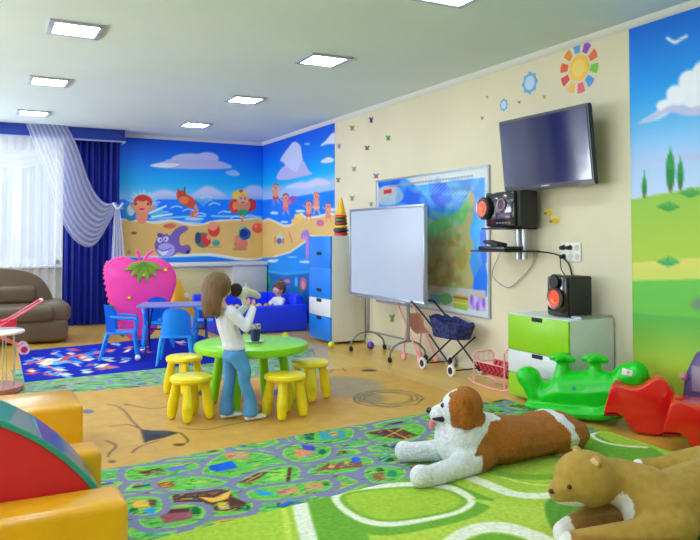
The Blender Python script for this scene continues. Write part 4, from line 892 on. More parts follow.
for (x, y, rx, ry, col, cn), wh in zip(small, where):
    rx, ry = rx*.85, ry*.85
    p = onX(x, y, XR); t = thing('butterfly_decal', 'small %s butterfly sticker %s' % (cn, wh), 'wall decal', (XR, p[1], p[2]))
    for s_ in (-1, 1): dpoly(t, 'wing', [(x+s_*.2, y-ry*.3), (x+s_*rx*.7, y-ry), (x+s_*rx, y-ry*.4), (x+s_*rx*.5, y), (x+s_*rx*.8, y+ry*.7), (x+s_*rx*.3, y+ry), (x+s_*.2, y+ry*.4)][::s_], col)
    dpoly(t, 'body', ellp(x, y, .45, ry*.7, 8), tuple(int(q*.55) for q in col), .004)
for (x, y, s_, lab) in ((549, 213, 4, 'yellow bee sticker, upper one below the television'), (555, 221, 4.5, 'yellow bee sticker, lower one below the television')):
    p = onX(x, y, XR); t = thing('bee_decal', lab, 'wall decal', (XR, p[1], p[2]))
    for k in (-1, 1): dpoly(t, 'wing', ellp(x+k*s_*.55, y-s_*.6, s_*.5, s_*.6, 12), (250, 226, 120))
    dpoly(t, 'body', ellp(x, y, s_*.8, s_*.6, 14), (240, 196, 50), .004); dpoly(t, 'head', ellp(x-s_*.9, y+s_*.1, s_*.35, s_*.35, 10), (190, 130, 40), .0045)
# ================================================================ GREEN TABLE AND YELLOW STOOLS
M_lg = plastic('lime plastic', (138, 220, 20)); M_ye = plastic('yellow plastic', (246, 224, 20))
t = thing('round_table', 'round lime green plastic childrens table beside the standing girl', 'table', (1.97, 5.46, 0), math.radians(8))
bm = nb(); lathe(bm, [(.0, .425), (.40, .425), (.435, .435), (.445, .455), (.438, .485), (.42, .494), (.0, .496)], seg=48); obj('tabletop', bm, M_lg, t)
for k in range(4):
    a = PI/4+k*PI/2+math.radians(-4); bm = nb(); P = []
    hull(bm, [((.25*math.cos(a), .25*math.sin(a), .44), .036), ((.30*math.cos(a), .30*math.sin(a), .16), .040)]); hull(bm, [((.30*math.cos(a), .30*math.sin(a), .16), .040), ((.315*math.cos(a), .315*math.sin(a), .034), .034)])
    obj('leg', bm, M_lg, t, 1.2)
def stool(loc, rz, label):
    t = thing('stool', label, 'stool', loc, rz, 'yellow stools around the green table')
    bm = nb(); lathe(bm, [(.0, .264), (.11, .264), (.142, .270), (.153, .286), (.150, .306), (.132, .316), (.0, .318)], seg=36); obj('seat', bm, M_ye, t)
    for k in range(4):
        a = PI/4+k*PI/2; bm = nb(); c_, s_ = math.cos(a), math.sin(a)
        hull(bm, [((.10*c_, .10*s_, .275), .030), ((.128*c_, .128*s_, .10), .042)]); hull(bm, [((.128*c_, .128*s_, .10), .042), ((.135*c_, .135*s_, .033), .033)])
        obj('leg', bm, M_ye, t, 1.2)
    return t
st = stool((1.43, 5.23, .004), .35, 'yellow stool left of the girl, nearest of the left pair')
dup(st, (1.62, 6.14, .004), .6, 'yellow stool behind the left front stool, beside the table leg')
dup(st, (2.06, 4.99, .004), .25, 'yellow stool right of the girl, nearest of the right pair')
dup(st, (2.46, 5.43, .004), .5, 'rightmost yellow stool, behind the right front stool')
# cup and saucer
t = thing('cup', 'dark blue cup with a pale rim standing on the green table', 'cup', (1.985, 5.41, .503))
bm = nb(); lathe(bm, [(.030, 0), (.036, .02), (.039, .06), (.038, .10), (.034, .10), (.034, .01), (0, .008)], seg=24); obj('body', bm, mat('navy glaze', (22, 34, 96), .25), t)
bm = nb(); lathe(bm, [(.0385, .098), (.042, .11), (.041, .132), (.038, .134), (.034, .10)], seg=24); obj('rim', bm, mat('red patterned rim', (150, 110, 120), .4, col2=(210, 206, 214), nscale=60), t)
bm = nb(); lathe(bm, [(.0, 0), (.045, 0), (.072, .010), (.070, .012), (.04, .004), (.0, .004)], (1.985, 5.41, .4975), 28); tag(obj('saucer', bm, mat('pale saucer', (214, 226, 214), .3)), 'pale saucer under the dark blue cup', 'saucer')

# ================================================================ LOOSE BALLS
def ball(p, r, col, label, group=None):
    bm = nb(); sph(bm, p, r, 20); return tag(obj('ball', bm, plastic('ball %d %d %d' % col, col)), label, 'ball', group)
ball((3.80, 7.78, .052), .042, (220, 226, 40), 'yellow green ball on the floor in front of the blue wardrobe')
ball((4.22, 7.58, .045), .045, (110, 70, 190), 'purple ball on the floor beneath the whiteboard')
ball((3.66, 8.86, .045), .045, (214, 222, 50), 'yellow ball on the floor left of the wardrobe foot')
ball((3.18, 9.02, .045), .045, (190, 224, 60), 'yellow green ball just beyond the green table edge')
ball((1.60, 7.95, .043), .03, (236, 240, 236), 'small white ball on the blue rug under the folding table')

# ================================================================ BLUE CHAIRS AND FOLDING TABLE
M_cb = plastic('sky blue plastic', (6, 146, 250)); M_pt = mat('table laminate', (120, 130, 200), .3, coat=.2); M_nt = mat('navy tube', (22, 34, 120), .35)
def armchair(loc, rz, label):
    """faces +x ; child size moulded plastic armchair"""
    t = thing('plastic_armchair', label, 'chair', loc, rz, 'blue plastic childrens chairs')
    bm = nb(); boxp(bm, (-.15, -.155, .27), (.17, .155, .295), .012, seg=3); obj('seat', bm, M_cb, t)
    def bk(u, v):
        a = (u-.5)*2.3; R_ = .175; x = .03-R_*math.cos(a)*(1+.18*v); y = R_*math.sin(a)*(1.0-.10*v)
        h = .28+(.30-.09*abs(2*u-1)**2.5)*v
        return (x, y, h)
    b = bmesh.new(); sheet(b, bk, 20, 8)
    bmesh.ops.solidify(b, geom=list(b.faces), thickness=.014); bmesh.ops.recalc_face_normals(b, faces=list(b.faces)); bm = nb(); merge(bm, b); obj('backrest', bm, M_cb, t, .9)
    for s in (-1, 1):
        bm = nb(); tube(bm, [(-.10, s*.165, .46), (.02, s*.178, .445), (.13, s*.175, .435), (.165, s*.165, .40), (.16, s*.155, .285)], .016, 8, sm=4); obj('armrest', bm, M_cb, t)
        for x0, x1 in ((.145, .185), (-.13, -.20)):
            bm = nb(); hull(bm, [((x0, s*.14, .275), (.020, .022, .012)), ((x1, s*.175, .008), (.014, .014, .008))]); obj('leg', bm, M_cb, t, .9)
    return t
ch = armchair((1.47, 8.22, .011), math.radians(-14), 'blue plastic chair standing left of the folding table, seen from its side')
dup(ch, (1.93, 7.62, .011), math.radians(70), 'blue plastic chair in front of the folding table with its back to us')
dup(ch, (2.02, 8.88, .011), math.radians(-100), 'blue plastic chair behind the folding table facing the camera')
dup(ch, (2.66, 8.86, .011), math.radians(160), 'blue plastic chair right of the folding table, half hidden by the girl')
t = thing('folding_table', 'low folding table with bluish top among the blue chairs', 'table', (2.10, 8.25, .011), math.radians(-20))
bm = nb(); boxp(bm, (-.42, -.26, .535), (.42, .26, .56), .006); obj('tabletop', bm, M_pt, t)
for s in (-1, 1):
    for a, b_ in ((-1, 1), (1, -1)):
        bm = nb(); tube(bm, [(s*.30, a*.20, .535), (s*.33, b_*.20, .012)], .012); obj('leg', bm, M_nt, t)
bm = nb(); tube(bm, [(-.31, 0, .275), (.31, 0, .275)], .009); obj('crossbar', bm, M_nt, t)
bm = nb(); box(bm, (2.50, 8.23, .6), (.14, .10, .05), rotz(-.3), .01); tag(obj('blue_block', bm, plastic('dark blue plastic', (24, 50, 170))), 'small dark blue block lying on the folding table', 'toy')

# ================================================================ STRAWBERRY CLIMBER, YELLOW WEDGE
M_pk = plastic('hot pink plastic', (255, 66, 172), .38); M_pkd = plastic('deep pink plastic', (226, 40, 120), .4); M_leaf = plastic('leaf green plastic', (130, 176, 50))
t = thing('strawberry_climber', 'big pink strawberry shaped play panel beside the blue curtain', 'play equipment', (1.98, 9.75, 0), math.radians(-8))
out = [(p[0], p[1]) for p in smoothpts([(-.44, .86, 0), (-.38, 1.02, 0), (-.2, 1.07, 0), (-.02, 1.01, 0), (.18, 1.06, 0), (.36, .98, 0), (.45, .82, 0), (.43, .62, 0), (.30, .32, 0), (.16, .08, 0), (.04, .01, 0), (-.12, .02, 0), (-.26, .20, 0), (-.38, .50, 0)], 5, True)]
bm = nb(); prism(bm, out, -.14, .16, lambda a, b, d: Vector((a, d, b)), bev=.035, seg=3); obj('body', bm, M_pk, t, 1.0)
bm = nb()
inn = [(a*.93, .55+(b-.55)*.93) for a, b in out]
prism(bm, inn, -.165, -.13, lambda a, b, d: Vector((a, d, b)), bev=.014, seg=2); obj('front_panel', bm, M_pk, t, 1.0)
bm = nb()
for k in range(12):
    a, b = out[(len(out)-2-k*1) % len(out)] if False else (-.44+.0*k, 0)
for i, (a, b) in enumerate(out):
    if a < -.20 and .12 < b < 1.0: sph(bm, (a-.004, -.02, b), (.016, .05, .024), 10)
obj('side_studs', bm, M_pkd, t)
bm = nb()
for a0, l in ((-2.75, .27), (-2.3, .25), (-1.85, .28), (-1.35, .27), (-.85, .25), (-.4, .26)):
    d = Vector((math.cos(a0), math.sin(a0))); n_ = Vector((-d.y, d.x)); c0 = Vector((.04, 1.00))
    P = [c0-n_*.02, c0+d*l*.5-n_*.05, c0+d*l, c0+d*l*.5+n_*.05, c0+n_*.02]
    prism(bm, [(p.x, p.y) for p in P], -.188, -.155, lambda a, b, e: Vector((a, e, b)), bev=.006)
obj('leaf_crown', bm, M_leaf, t)
for (a, b) in ((.04, .84), (.31, .90), (-.14, .55)):
    bm = nb(); cyl(bm, (a, -.16, b), (a, -.182, b), .036, .03, 16); f = obj('seed', bm, plastic('orange seed', (240, 110, 60)), t)
    bm = nb(); sph(bm, (a, -.184, b), (.017, .01, .017), 12); obj('seed_centre', bm, plastic('pale yellow', (255, 240, 140)), f)
for s in (-1, 1):
    bm = nb(); tube(bm, [(.02+s*.02, -.02, 1.0), (.03+s*.05, -.03, 1.08), (.06+s*.10, -.04, 1.15)], .020, 8, sm=4); obj('stalk', bm, M_pk, t)
bm = nb(); tube(bm, [(-.40, -.17, .42), (-.33, -.19, .30), (-.28, -.19, .16), (-.20, -.19, .06)], [.02]*16, 8, sm=5); hull(bm, [((-.37, -.17, .42), .05), ((-.31, -.18, .28), .03)]); obj('green_vine', bm, plastic('dark green plastic', (40, 150, 70)), t)
t = thing('foam_wedge', 'yellow triangular foam wedge right of the pink strawberry', 'play equipment', (2.78, 10.5, 0), 0)
bm = nb(); prism(bm, [(-.20, 0), (.22, 0), (.18, .12), (-.12, .74), (-.20, .72)], -.15, .15, lambda a, b, d: Vector((a, d, b)), bev=.02); obj('body', bm, plastic('amber foam vinyl', (248, 190, 30)), t)
bm = nb(); cyl(bm, (-.02, -.15, .5), (-.02, -.158, .5), .035); obj('white_dot', bm, M_white, t)

# ================================================================ BALL PIT
M_pit = mat('blue vinyl', (14, 58, 255), .45, noise=.06, nscale=6, bump=.4, bscale=9, bdist=.02, coat=.2)
t = thing('ball_pit', 'royal blue padded ball pit with a toddler sitting inside', 'ball pit', (3.6, 10.2, 0))
for lo, hi in (((2.98, 9.52, .002), (4.28, 9.66, .37)), ((2.98, 10.75, .002), (4.28, 10.9, .47)), ((2.98, 9.67, .002), (3.12, 10.74, .38)), ((4.14, 9.67, .002), (4.28, 10.74, .50))):
    bm = nb(); boxp(bm, lo, hi, .03, seg=3); obj('padded_wall', bm, M_pit, t, .9, world=True)
bm = nb(); boxp(bm, (3.12, 9.66, .003), (4.14, 10.75, .03)); obj('floor_mat', bm, M_pit, t, world=True)
bc = [((226, 222, 50), 'yellow'), ((150, 210, 70), 'green'), ((226, 80, 130), 'pink'), ((240, 130, 50), 'orange'), ((70, 120, 230), 'blue')]
rs = random.Random(4); protoball = {}
def pitball(p, k):
    col, nm = bc[k]
    lab = '%s plastic ball among the balls in the blue pit' % nm
    if k not in protoball: protoball[k] = ball(p, .045, col, lab, '%s balls in the ball pit' % nm)
    else:
        o = protoball[k].copy(); COL.objects.link(o); o.location = (p[0], p[1], p[2]-.045)
for i in range(11):
    for j in range(3):
        for h in range(2):
            x, y = 3.19+i*.092+.02*(j % 2), 9.72+j*.093
            if h == 0: pitball((x, y, .077), (i*3+j*2+h) % 5)
for i in range(9): pitball((3.20+i*.094+rs.uniform(-.01, .01), 9.725+.03*(i % 2), .17), [0, 2, 0, 1, 0, 0, 2, 3, 0][i])
for i in range(7): pitball((3.22+i*.096, 9.735+.02*(i % 2), .263), [0, 3, 0, 1, 0, 2, 0][i])
for i, x in enumerate((3.22, 3.30, 3.42, 3.52, 3.62, 3.74)): pitball((x, 9.735, .352), [2, 0, 0, 0, 0, 3][i])
# leaf-green knob on the far pit wall
ball((3.62, 10.82, .517), .045, (130, 200, 80), 'green ball lying on the rear wall of the ball pit')

# ================================================================ DOLL PRAMS AND CRADLE
M_nvy = mat('navy printed fabric', (16, 20, 66), .8, col2=(44, 58, 128), nscale=32, bump=.2, bscale=90, bdist=.004); M_dk = mat('dark steel tube', (40, 40, 54), .35, metal=.6)
M_wt = mat('white tyre', (226, 224, 220), .5); M_pp = mat('pink tube', (244, 170, 166), .4); M_pf = mat('pale pink mesh', (244, 190, 176), .7)
def wheel(par, c, r, ax=(1, 0, 0), tyre=M_wt, hub=M_blk, w_=.012):
    c = Vector(c); a = Vector(ax)
    q = a.to_track_quat('Z', 'Y'); b = bmesh.new(); lathe(b, [(r*.55, -w_), (r*.95, -w_), (r, -w_*.5), (r, w_*.5), (r*.95, w_), (r*.55, w_)], seg=24); b.transform(Matrix.Translation(c) @ q.to_matrix().to_4x4()); bm = nb(); merge(bm, b)
    f = obj('wheel', bm, tyre, par, world=True)
    bm = nb(); cyl(bm, c-a*w_*1.3, c+a*w_*1.3, r*.58, seg=18); obj('hub', bm, hub, f, world=True)
t = pram = thing('doll_pram', 'dark blue patterned doll pram with crossed legs and white wheels', 'doll pram', (4.2, 6.0, 0), 0)
def bas(u, v):
    a = 2*PI*u; k = .8+.2*v; cx, cy = 4.20, 5.98
    x = math.copysign(abs(math.cos(a))**.55, math.cos(a)); y = math.copysign(abs(math.sin(a))**.55, math.sin(a))
    return (cx+.14*k*x, cy+.27*k*y, .335+.165*v+.012*math.sin(a*9)*v+.03*v*y)
b = bmesh.new(); sheet(b, bas, 48, 8); f_ = [e for e in b.edges if e.is_boundary and True]
bmesh.ops.remove_doubles(b, verts=list(b.verts), dist=.0005); bmesh.ops.holes_fill(b, edges=[e for e in b.edges if e.is_boundary and e.verts[0].co.z < .36], sides=60)
bmesh.ops.solidify(b, geom=list(b.faces), thickness=.008); bmesh.ops.recalc_face_normals(b, faces=list(b.faces)); bm = nb(); merge(bm, b); obj('fabric_carrier', bm, M_nvy, t, .9, world=True)
bm = nb(); boxp(bm, (4.09, 5.76, .42), (4.31, 6.2, .465), .02); obj('blanket', bm, M_nvy, t, world=True)
WH_ = [(4.05, 6.22), (4.37, 6.22), (4.05, 5.78), (4.37, 5.78)]
for x in (4.07, 4.35):
    bm = nb(); tube(bm, [(x, 6.24, .055), (x, 5.80, .35)], .009); obj('leg', bm, M_dk, t, world=True)
    bm = nb(); tube(bm, [(x, 5.76, .055), (x, 6.18, .35)], .009); obj('leg', bm, M_dk, t, world=True)
bm = nb(); tube(bm, [(4.08, 6.02, .36), (4.08, 6.30, .53), (4.08, 6.48, .635), (4.10, 6.54, .65), (4.32, 6.54, .65), (4.34, 6.48, .635), (4.34, 6.30, .53), (4.34, 6.02, .36)], .010, 8, sm=5); obj('handle', bm, M_dk, t, world=True)
for y in (6.24, 5.76):
    bm = nb(); tube(bm, [(4.04, y, .055), (4.38, y, .055)], .006); obj('axle', bm, M_dk, t, world=True)
for x, y in ((4.035, 6.24), (4.38, 6.24), (4.04, 5.76), (4.38, 5.76)): wheel(t, (x, y, .058), .058)
pram.location += Vector((.01, -.05, 0))
t = thing('doll_stroller', 'pale pink doll stroller standing behind the dark blue pram', 'doll pram', (4.2, 6.6, 0))
for x in (4.16, 4.36):
    bm = nb(); tube(bm, [(x, 6.78, .66), (x, 6.86, .60), (x, 6.72, .42), (x, 6.42, .05)], .011, 8, sm=5); obj('frame_tube', bm, M_pp, t, world=True)
    bm = nb(); tube(bm, [(x, 6.66, .44), (x, 6.72, .20), (x, 6.74, .05)], .010, 8, sm=4); obj('frame_tube', bm, M_pp, t, world=True)
    for y in (6.42, 6.74): wheel(t, (x, y, .045), .045, tyre=M_pp, hub=M_pf)
bm = nb(); tube(bm, [(4.16, 6.78, .66), (4.18, 6.74, .68), (4.34, 6.74, .68), (4.36, 6.78, .66)], .012, 8, sm=4); obj('handle', bm, M_pp, t, world=True)
b = bmesh.new(); sheet(b, lambda u, v: (4.17+.18*u, 6.70-.10*v-.10*v*v*(1 if v < .5 else 1)+.02*math.sin(PI*u), .50-.26*v+.16*max(0, v-.6)), 8, 12); bmesh.ops.solidify(b, geom=list(b.faces), thickness=.006); bm = nb(); merge(bm, b); obj('fabric_seat', bm, M_pf, t, .9, world=True)
t = thing('doll_cradle', 'small pink rocking doll cradle with red checked cloth by the cabinet', 'doll cradle', (4.1, 5.1, 0))
for x in (4.02, 4.24):
    bm = nb(); tube(bm, [(x, 5.40, .045), (x, 5.30, .018), (x, 5.10, .009), (x, 4.92, .016), (x, 4.84, .04)], .008, 8, sm=5); obj('rocker', bm, M_pp, t, world=True)
for y, h in ((4.90, .33), (5.32, .26)):
    bm = nb(); tube(bm, [(4.02, y, .018), (4.02, y, h), (4.05, y, h+.03), (4.21, y, h+.03), (4.24, y, h), (4.24, y, .018)], .008, 8)
    for k in range(3): tube(bm, [(4.075+k*.055, y, .20), (4.075+k*.055, y, h+.03)], .004, 6)
    tube(bm, [(4.02, y, .20), (4.24, y, .20)], .005, 6); obj('end_frame', bm, M_pp, t, world=True)
for x in (4.02, 4.24):
    bm = nb(); tube(bm, [(x, 4.90, .215), (x, 5.32, .215)], .006, 6); tube(bm, [(x, 4.9, .10), (x, 5.32, .10)], .004, 6); obj('side_rail', bm, M_pp, t, world=True)
def checks():
    m = mat('red checked cloth', (214, 40, 70), .85); nt = m.node_tree; N = nt.nodes; b = N['Principled BSDF']
    tc = [n for n in N if n.type == 'TEX_COORD'][0]; ck = N.new('ShaderNodeTexChecker'); ck.inputs['Scale'].default_value = 34
    ck.inputs['Color1'].default_value = (*rgb(206, 24, 60), 1); ck.inputs['Color2'].default_value = (*rgb(240, 120, 140), 1)
    nt.links.new(tc.outputs['Object'], ck.inputs[0]); nt.links.new(ck.outputs[0], b.inputs['Base Color']); return m
b = bmesh.new(); sheet(b, lambda u, v: (4.02+.22*u, 4.92+.38*v, .215-.12*math.sin(PI*u)), 12, 8); bmesh.ops.solidify(b, geom=list(b.faces), thickness=.006); bm = nb(); merge(bm, b); obj('hammock_cloth', bm, checks(), t, .9, world=True)
# ================================================================ LEFT SIDE: wire table, pink pram
t = thing('side_table', 'small round white side table with thin wire legs at left edge', 'table', (.16, 6.95, 0))
bm = nb(); lathe(bm, [(0, .495), (.27, .495), (.28, .503), (.28, .513), (.27, .52), (0, .52)], seg=40); obj('tabletop', bm, mat('white gloss top', (232, 224, 226), .2, coat=.4), t)
for k in range(10):
    a = 2*PI*k/10+.2; bm = nb(); tube(bm, [(.20*math.cos(a), .20*math.sin(a), .50), (.21*math.cos(a), .21*math.sin(a), .04)], .0045, 6); obj('wire_leg', bm, M_al, t)
bm = nb(); lathe(bm, [(0, .001), (.27, .001), (.28, .02), (.27, .05), (0, .05)], seg=36); obj('base', bm, mat('red brown wood', (170, 100, 80), .4, noise=.2, nscale=6), t)
t = thing('doll_stroller', 'bright pink doll stroller in front of the brown sofa', 'doll pram', (.3, 9.1, 0))
M_hp = mat('hot pink cloth', (232, 84, 116), .7, noise=.1, bump=.3, bscale=20, bdist=.01)
b = bmesh.new(); sheet(b, lambda u, v: (-.10+.58*u, 8.95+.30*v, .43-.10*math.sin(PI*v)+.02*math.sin(u*7)-.03*u), 16, 10); bmesh.ops.solidify(b, geom=list(b.faces), thickness=.05); bmesh.ops.recalc_face_normals(b, faces=list(b.faces)); bm = nb(); merge(bm, b); obj('fabric_seat', bm, M_hp, t, .9, world=True)
for y in (8.97, 9.23):
    bm = nb(); tube(bm, [(.74, y, .60), (.66, y, .55), (.42, y, .40), (.05, y, .20), (-.05, y, .06)], .011, 8, sm=5); obj('frame_tube', bm, mat('pink enamel', (240, 110, 130), .35), t, world=True)
    bm = nb(); tube(bm, [(.05, y, .42), (.30, y, .22), (.56, y, .07)], .009, 8); obj('frame_tube', bm, MATS['pink enamel'], t, world=True)
    for x in (-.05, .56): wheel(t, (x, y, .065), .062, (0, 1, 0), mat('pale tyre', (230, 190, 200), .5), mat('crimson hub', (190, 40, 80), .4))
bm = nb(); tube(bm, [(.74, 8.97, .60), (.75, 9.1, .605), (.74, 9.23, .60)], .013); obj('handle', bm, mat('pale grip', (240, 200, 190), .5), t, world=True)

# ================================================================ FOAM PLAY BLOCKS
M_yv = mat('yellow vinyl', (236, 172, 10), .28, noise=.08, nscale=5, bump=.35, bscale=7, bdist=.02, coat=.35)
def fblock(lo, hi, label):
    bm = nb(); boxp(bm, lo, hi, .035, seg=4); return tag(obj('foam_block', bm, M_yv, None, .9), label, 'foam block', None)
fblock((-1.4, 2.90, .002), (.56, 3.13, .30), 'big yellow foam block in the bottom left corner, nearest the camera')
fblock((-.9, 3.64, .002), (.575, 3.86, .30), 'narrow yellow foam block just behind the teal arch')
fblock((-.9, 4.70, .002), (.63, 5.24, .30), 'yellow foam block farthest back of the three at left')
t = thing('foam_arch', 'foam arch with red side and teal curved top at left edge', 'foam block', (-.3, 3.4, .0))
cx, cz, R_ = -.30, -.25, .94
a0 = math.asin(.252/R_); prof = [(cx+R_*math.cos(a), cz+R_*math.sin(a)) for a in np.linspace(a0, PI-a0, 40)]
bm = nb(); prism(bm, [(a*1 if True else 0, b) for a, b in [(cx+(p[0]-cx)*.985, cz+(p[1]-cz)*.985) for p in prof] if b > .003], 3.155, 3.62, lambda a, b, d: Vector((a, d, b)), bev=.004); obj('red_core', bm, mat('red vinyl', (206, 20, 28), .4, noise=.05, nscale=5, coat=.2), t, .9, world=True)
bm = nb(); M_teal = mat('teal vinyl', (14, 150, 130), .3, coat=.3, noise=.06); M_bv = mat('deep blue vinyl', (28, 70, 150), .3, coat=.3)
angs = np.linspace(a0, PI-a0, 41)
def shell(i0, i1, ylo, yhi, r0, r1):
    b = nb(); P = [(cx+r1*math.cos(a), cz+r1*math.sin(a)) for a in angs[i0:i1+1]]+[(cx+r0*math.cos(a), cz+r0*math.sin(a)) for a in angs[i0:i1+1]][::-1]
    P = [(p[0], max(p[1], .003)) for p in P]; prism(b, P, ylo, yhi, lambda a, c_, d: Vector((a, d, c_))); return b
obj('teal_cover', shell(0, 40, 3.15, 3.625, R_*.985, R_), M_teal, t, .5, world=True)
obj('blue_strip', shell(5, 10, 3.18, 3.60, R_, R_+.003), M_bv, t, .5, world=True)
bm = nb(); tube(bm, [(p[0], 3.155, max(p[1], .01)) for p in prof], .008, 8); obj('piping', bm, M_teal, t, world=True)
# ================================================================ GREEN CROCODILE ROCKER
M_gp = plastic('bright green plastic', (0, 204, 20), .3)
t = thing('green_rocker', 'bright green plastic animal rocker with two handles beside the cabinet', 'rocker toy', (3.93, 3.96, 0), math.radians(-64))
# local x: tail(-) -> head(+), y: width
bm = nb()
prof = [(-.44, .085), (-.36, .035), (-.22, .025), (-.05, .018), (.12, .02), (.28, .045), (.40, .10)]
chain(bm, [((-.38, 0, .055), (.05, .12, .035)), ((-.25, 0, .05), (.08, .13, .04)), ((-.02, 0, .050), (.12, .145, .05)), ((.2, 0, .06), (.08, .13, .05)), ((.32, 0, .10), (.06, .10, .06))])
chain(bm, [((-.28, 0, .11), (.07, .09, .07)), ((-.12, 0, .16), (.10, .11, .12)), ((.08, 0, .17), (.11, .11, .135)), ((.26, 0, .20), (.09, .10, .11)), ((.36, 0, .26), (.09, .09, .085))])
chain(bm, [((-.34, 0, .12), (.08, .10, .07)), ((-.38, 0, .18), (.085, .10, .07)), ((-.42, 0, .225), (.10, .105, .065))])
chain(bm, [((.36, 0, .29), (.10, .095, .075)), ((.44, 0, .305), (.09, .09, .085))])
for hx_, hz_ in ((-.13, .37), (.13, .385)):
    chain(bm, [((hx_, 0, .25), (.075, .07, .03)), ((hx_, 0, hz_-.04), (.042, .045, .03))])
    for q_ in (-1, 1): chain(bm, [((hx_+.085*q_, -.0, hz_-.015), (.028, .03, .018)), ((hx_, 0, hz_), (.055, .055, .028))]); chain(bm, [((hx_, .10*q_, hz_-.01), (.028, .028, .02)), ((hx_, 0, hz_), (.055, .055, .028))])
bm.transform(Matrix.Diagonal((.92, 1.0, 1.18, 1))); body = blob('body', bm, M_gp, t, .012, 5)
for s in (-1, 1):
    bm = nb(); box(bm, (.365, s*.084, .385), (.07, .006, .045), rot('Y', .15), .001); f = obj('eye_sticker', bm, M_white, t)
    bm = nb(); sph(bm, (.372, s*.088, .388), (.012, .003, .010), 12); obj('pupil', bm, mat('pale grey print', (170, 176, 180), .5), f)
bm = nb(); sph(bm, (.0, -.100, .23), (.018, .004, .022), 12); obj('round_mark', bm, mat('blue green mark', (0, 150, 130), .4), t)
# ================================================================ RED ROCKERS
M_rd = mat('glossy red plastic', (226, 24, 24), .2, coat=.5, noise=.04)
def redseat(loc, rz, label):
    t = thing('red_rocker', label, 'rocker toy', loc, rz, 'red plastic rockers')
    prof = [(-.01, .12), (.045, .29), (.075, .305), (.13, .30), (.21, .288), (.26, .295), (.36, .355), (.41, .37), (.46, .355), (.54, .24), (.55, .10), (.48, .03), (.38, .006), (.24, .012), (.18, .05), (.15, .10), (.10, .125)]
    b = nb(); prism(b, prof, -.15, .15, lambda a, c_, d: Vector((a*.84, d*(1-.10*(1-c_/.36) if c_ < .3 else 1), c_*1.04)), bev=.012, seg=3)
    obj('shell', b, M_rd, t, .6)
    b = nb(); prism(b, [(.03, .078), (.118, .122), (.16, .107), (.14, .16), (.09, .20), (.055, .175)], -.172, -.150, lambda a, c_, d: Vector((a-.002, d, c_))); b.free()
    b = nb(); prism(b, [(.0, .110), (.095, .116), (.09, .128), (.0, .124)], -.13, .13, lambda a, c_, d: Vector((a-.004, d, c_-.006))); obj('hollow_end', b, mat('dark red inside', (150, 12, 16), .4), t); b = nb()
    boxp(b, (.06, -.06, .310), (.11, .06, .324), .004); obj('grip', b, mat('red grip', (190, 14, 20), .3), t)
    return t
r1 = redseat((3.92, 3.70, .001), math.radians(-50), 'glossy red plastic rocker next to the green rocker')
dup(r1, (3.86, 3.17, .001), math.radians(-52), 'glossy red plastic rocker cut by the right picture edge')
# purple seat
t = thing('purple_seat', 'rounded purple toy seat behind the red rockers at right edge', 'toy', (4.3, 3.1, 0))
b = nb(); hull(b, [((4.33, 3.24, .12), (.09, .08, .10)), ((4.33, 3.02, .12), (.09, .10, .10)), ((4.34, 3.16, .50), (.06, .08, .07)), ((4.34, 3.02, .54), (.06, .10, .07)), ((4.34, 3.24, .36), (.07, .07, .07))])
blob('shell', b, mat('mauve plastic', (96, 80, 136), .4, noise=.1), t, .015, 3, world=True)
b = nb(); box(b, (4.255, 3.10, .38), (.02, .20, .17), rotz(.0), .008); obj('front_panel', b, mat('pale mauve panel', (150, 130, 150), .5), t, world=True)
b = nb(); sph(b, (4.262, 3.265, .38), .028, 14); obj('pink_button', b, mat('dusty pink', (200, 116, 150), .5), t, world=True)
t.location += Vector((.0, .07, .0))

# ================================================================ PLUSH ANIMALS
def plush(name):
    return mat(name, attr=True, rough=1, noise=.16, nscale=42, bump=1, bscale=75, bdist=.018, spec=.08, sheen=.1)
M_fur = plush('curly plush'); M_fur2 = mat('short plush', attr=True, rough=1, noise=.14, nscale=30, bump=.35, bscale=200, bdist=.005, spec=.08, sheen=.1)
def col3(*c): return np.array(s2l([q/255 for q in c]))
def n3(co, s=20):
    return np.sin(co[:, 0]*s+1.3)*np.sin(co[:, 1]*s*1.1+.4)*np.sin(co[:, 2]*s*.9+2)+.5*np.sin(co[:, 0]*s*2.7)*np.sin(co[:, 1]*s*2.9+co[:, 2]*s*2)
t = thing('plush_dog', 'large brown and white plush dog lying with its front legs stretched out', 'plush toy', (2.9, 3.55, .018))
HX, HY, HZ = 2.49, 3.465, .325
b = nb()
chain(b, [((2.60, 3.52, .16), (.15, .15, .14)), ((2.78, 3.49, .135), (.17, .18, .125)), ((3.00, 3.52, .115), (.16, .175, .11)), ((3.18, 3.52, .125), (.19, .19, .12)), ((3.27, 3.51, .11), (.17, .175, .10))])
sph(b, (2.50, 3.50, .165), (.135, .14, .14), 20); chain(b, [((2.58, 3.50, .18), (.14, .13, .13)), ((2.54, 3.48, .26), (.105, .10, .09)), ((HX+.01, HY, HZ-.02), .10)])
sph(b, (HX, HY, HZ), (.112, .108, .098), 20); sph(b, (HX+.03, HY, HZ+.01), (.10, .10, .10), 16)
chain(b, [((HX-.055, HY+.045, HZ-.02), (.06, .06, .055)), ((HX-.095, HY+.078, HZ-.035), (.054, .052, .048))])
chain(b, [((2.60, 3.60, .09), .08), ((2.44, 3.67, .07), .055), ((2.32, 3.72, .065), .052), ((2.29, 3.735, .07), .056)])
chain(b, [((2.60, 3.42, .09), .085), ((2.36, 3.36, .065), .058), ((2.18, 3.335, .06), .052), ((2.13, 3.335, .068), .056)])
chain(b, [((3.26, 3.44, .07), .075), ((3.18, 3.42, .05), .045)]); chain(b, [((3.30, 3.70, .09), .09), ((3.10, 3.77, .05), .05)])
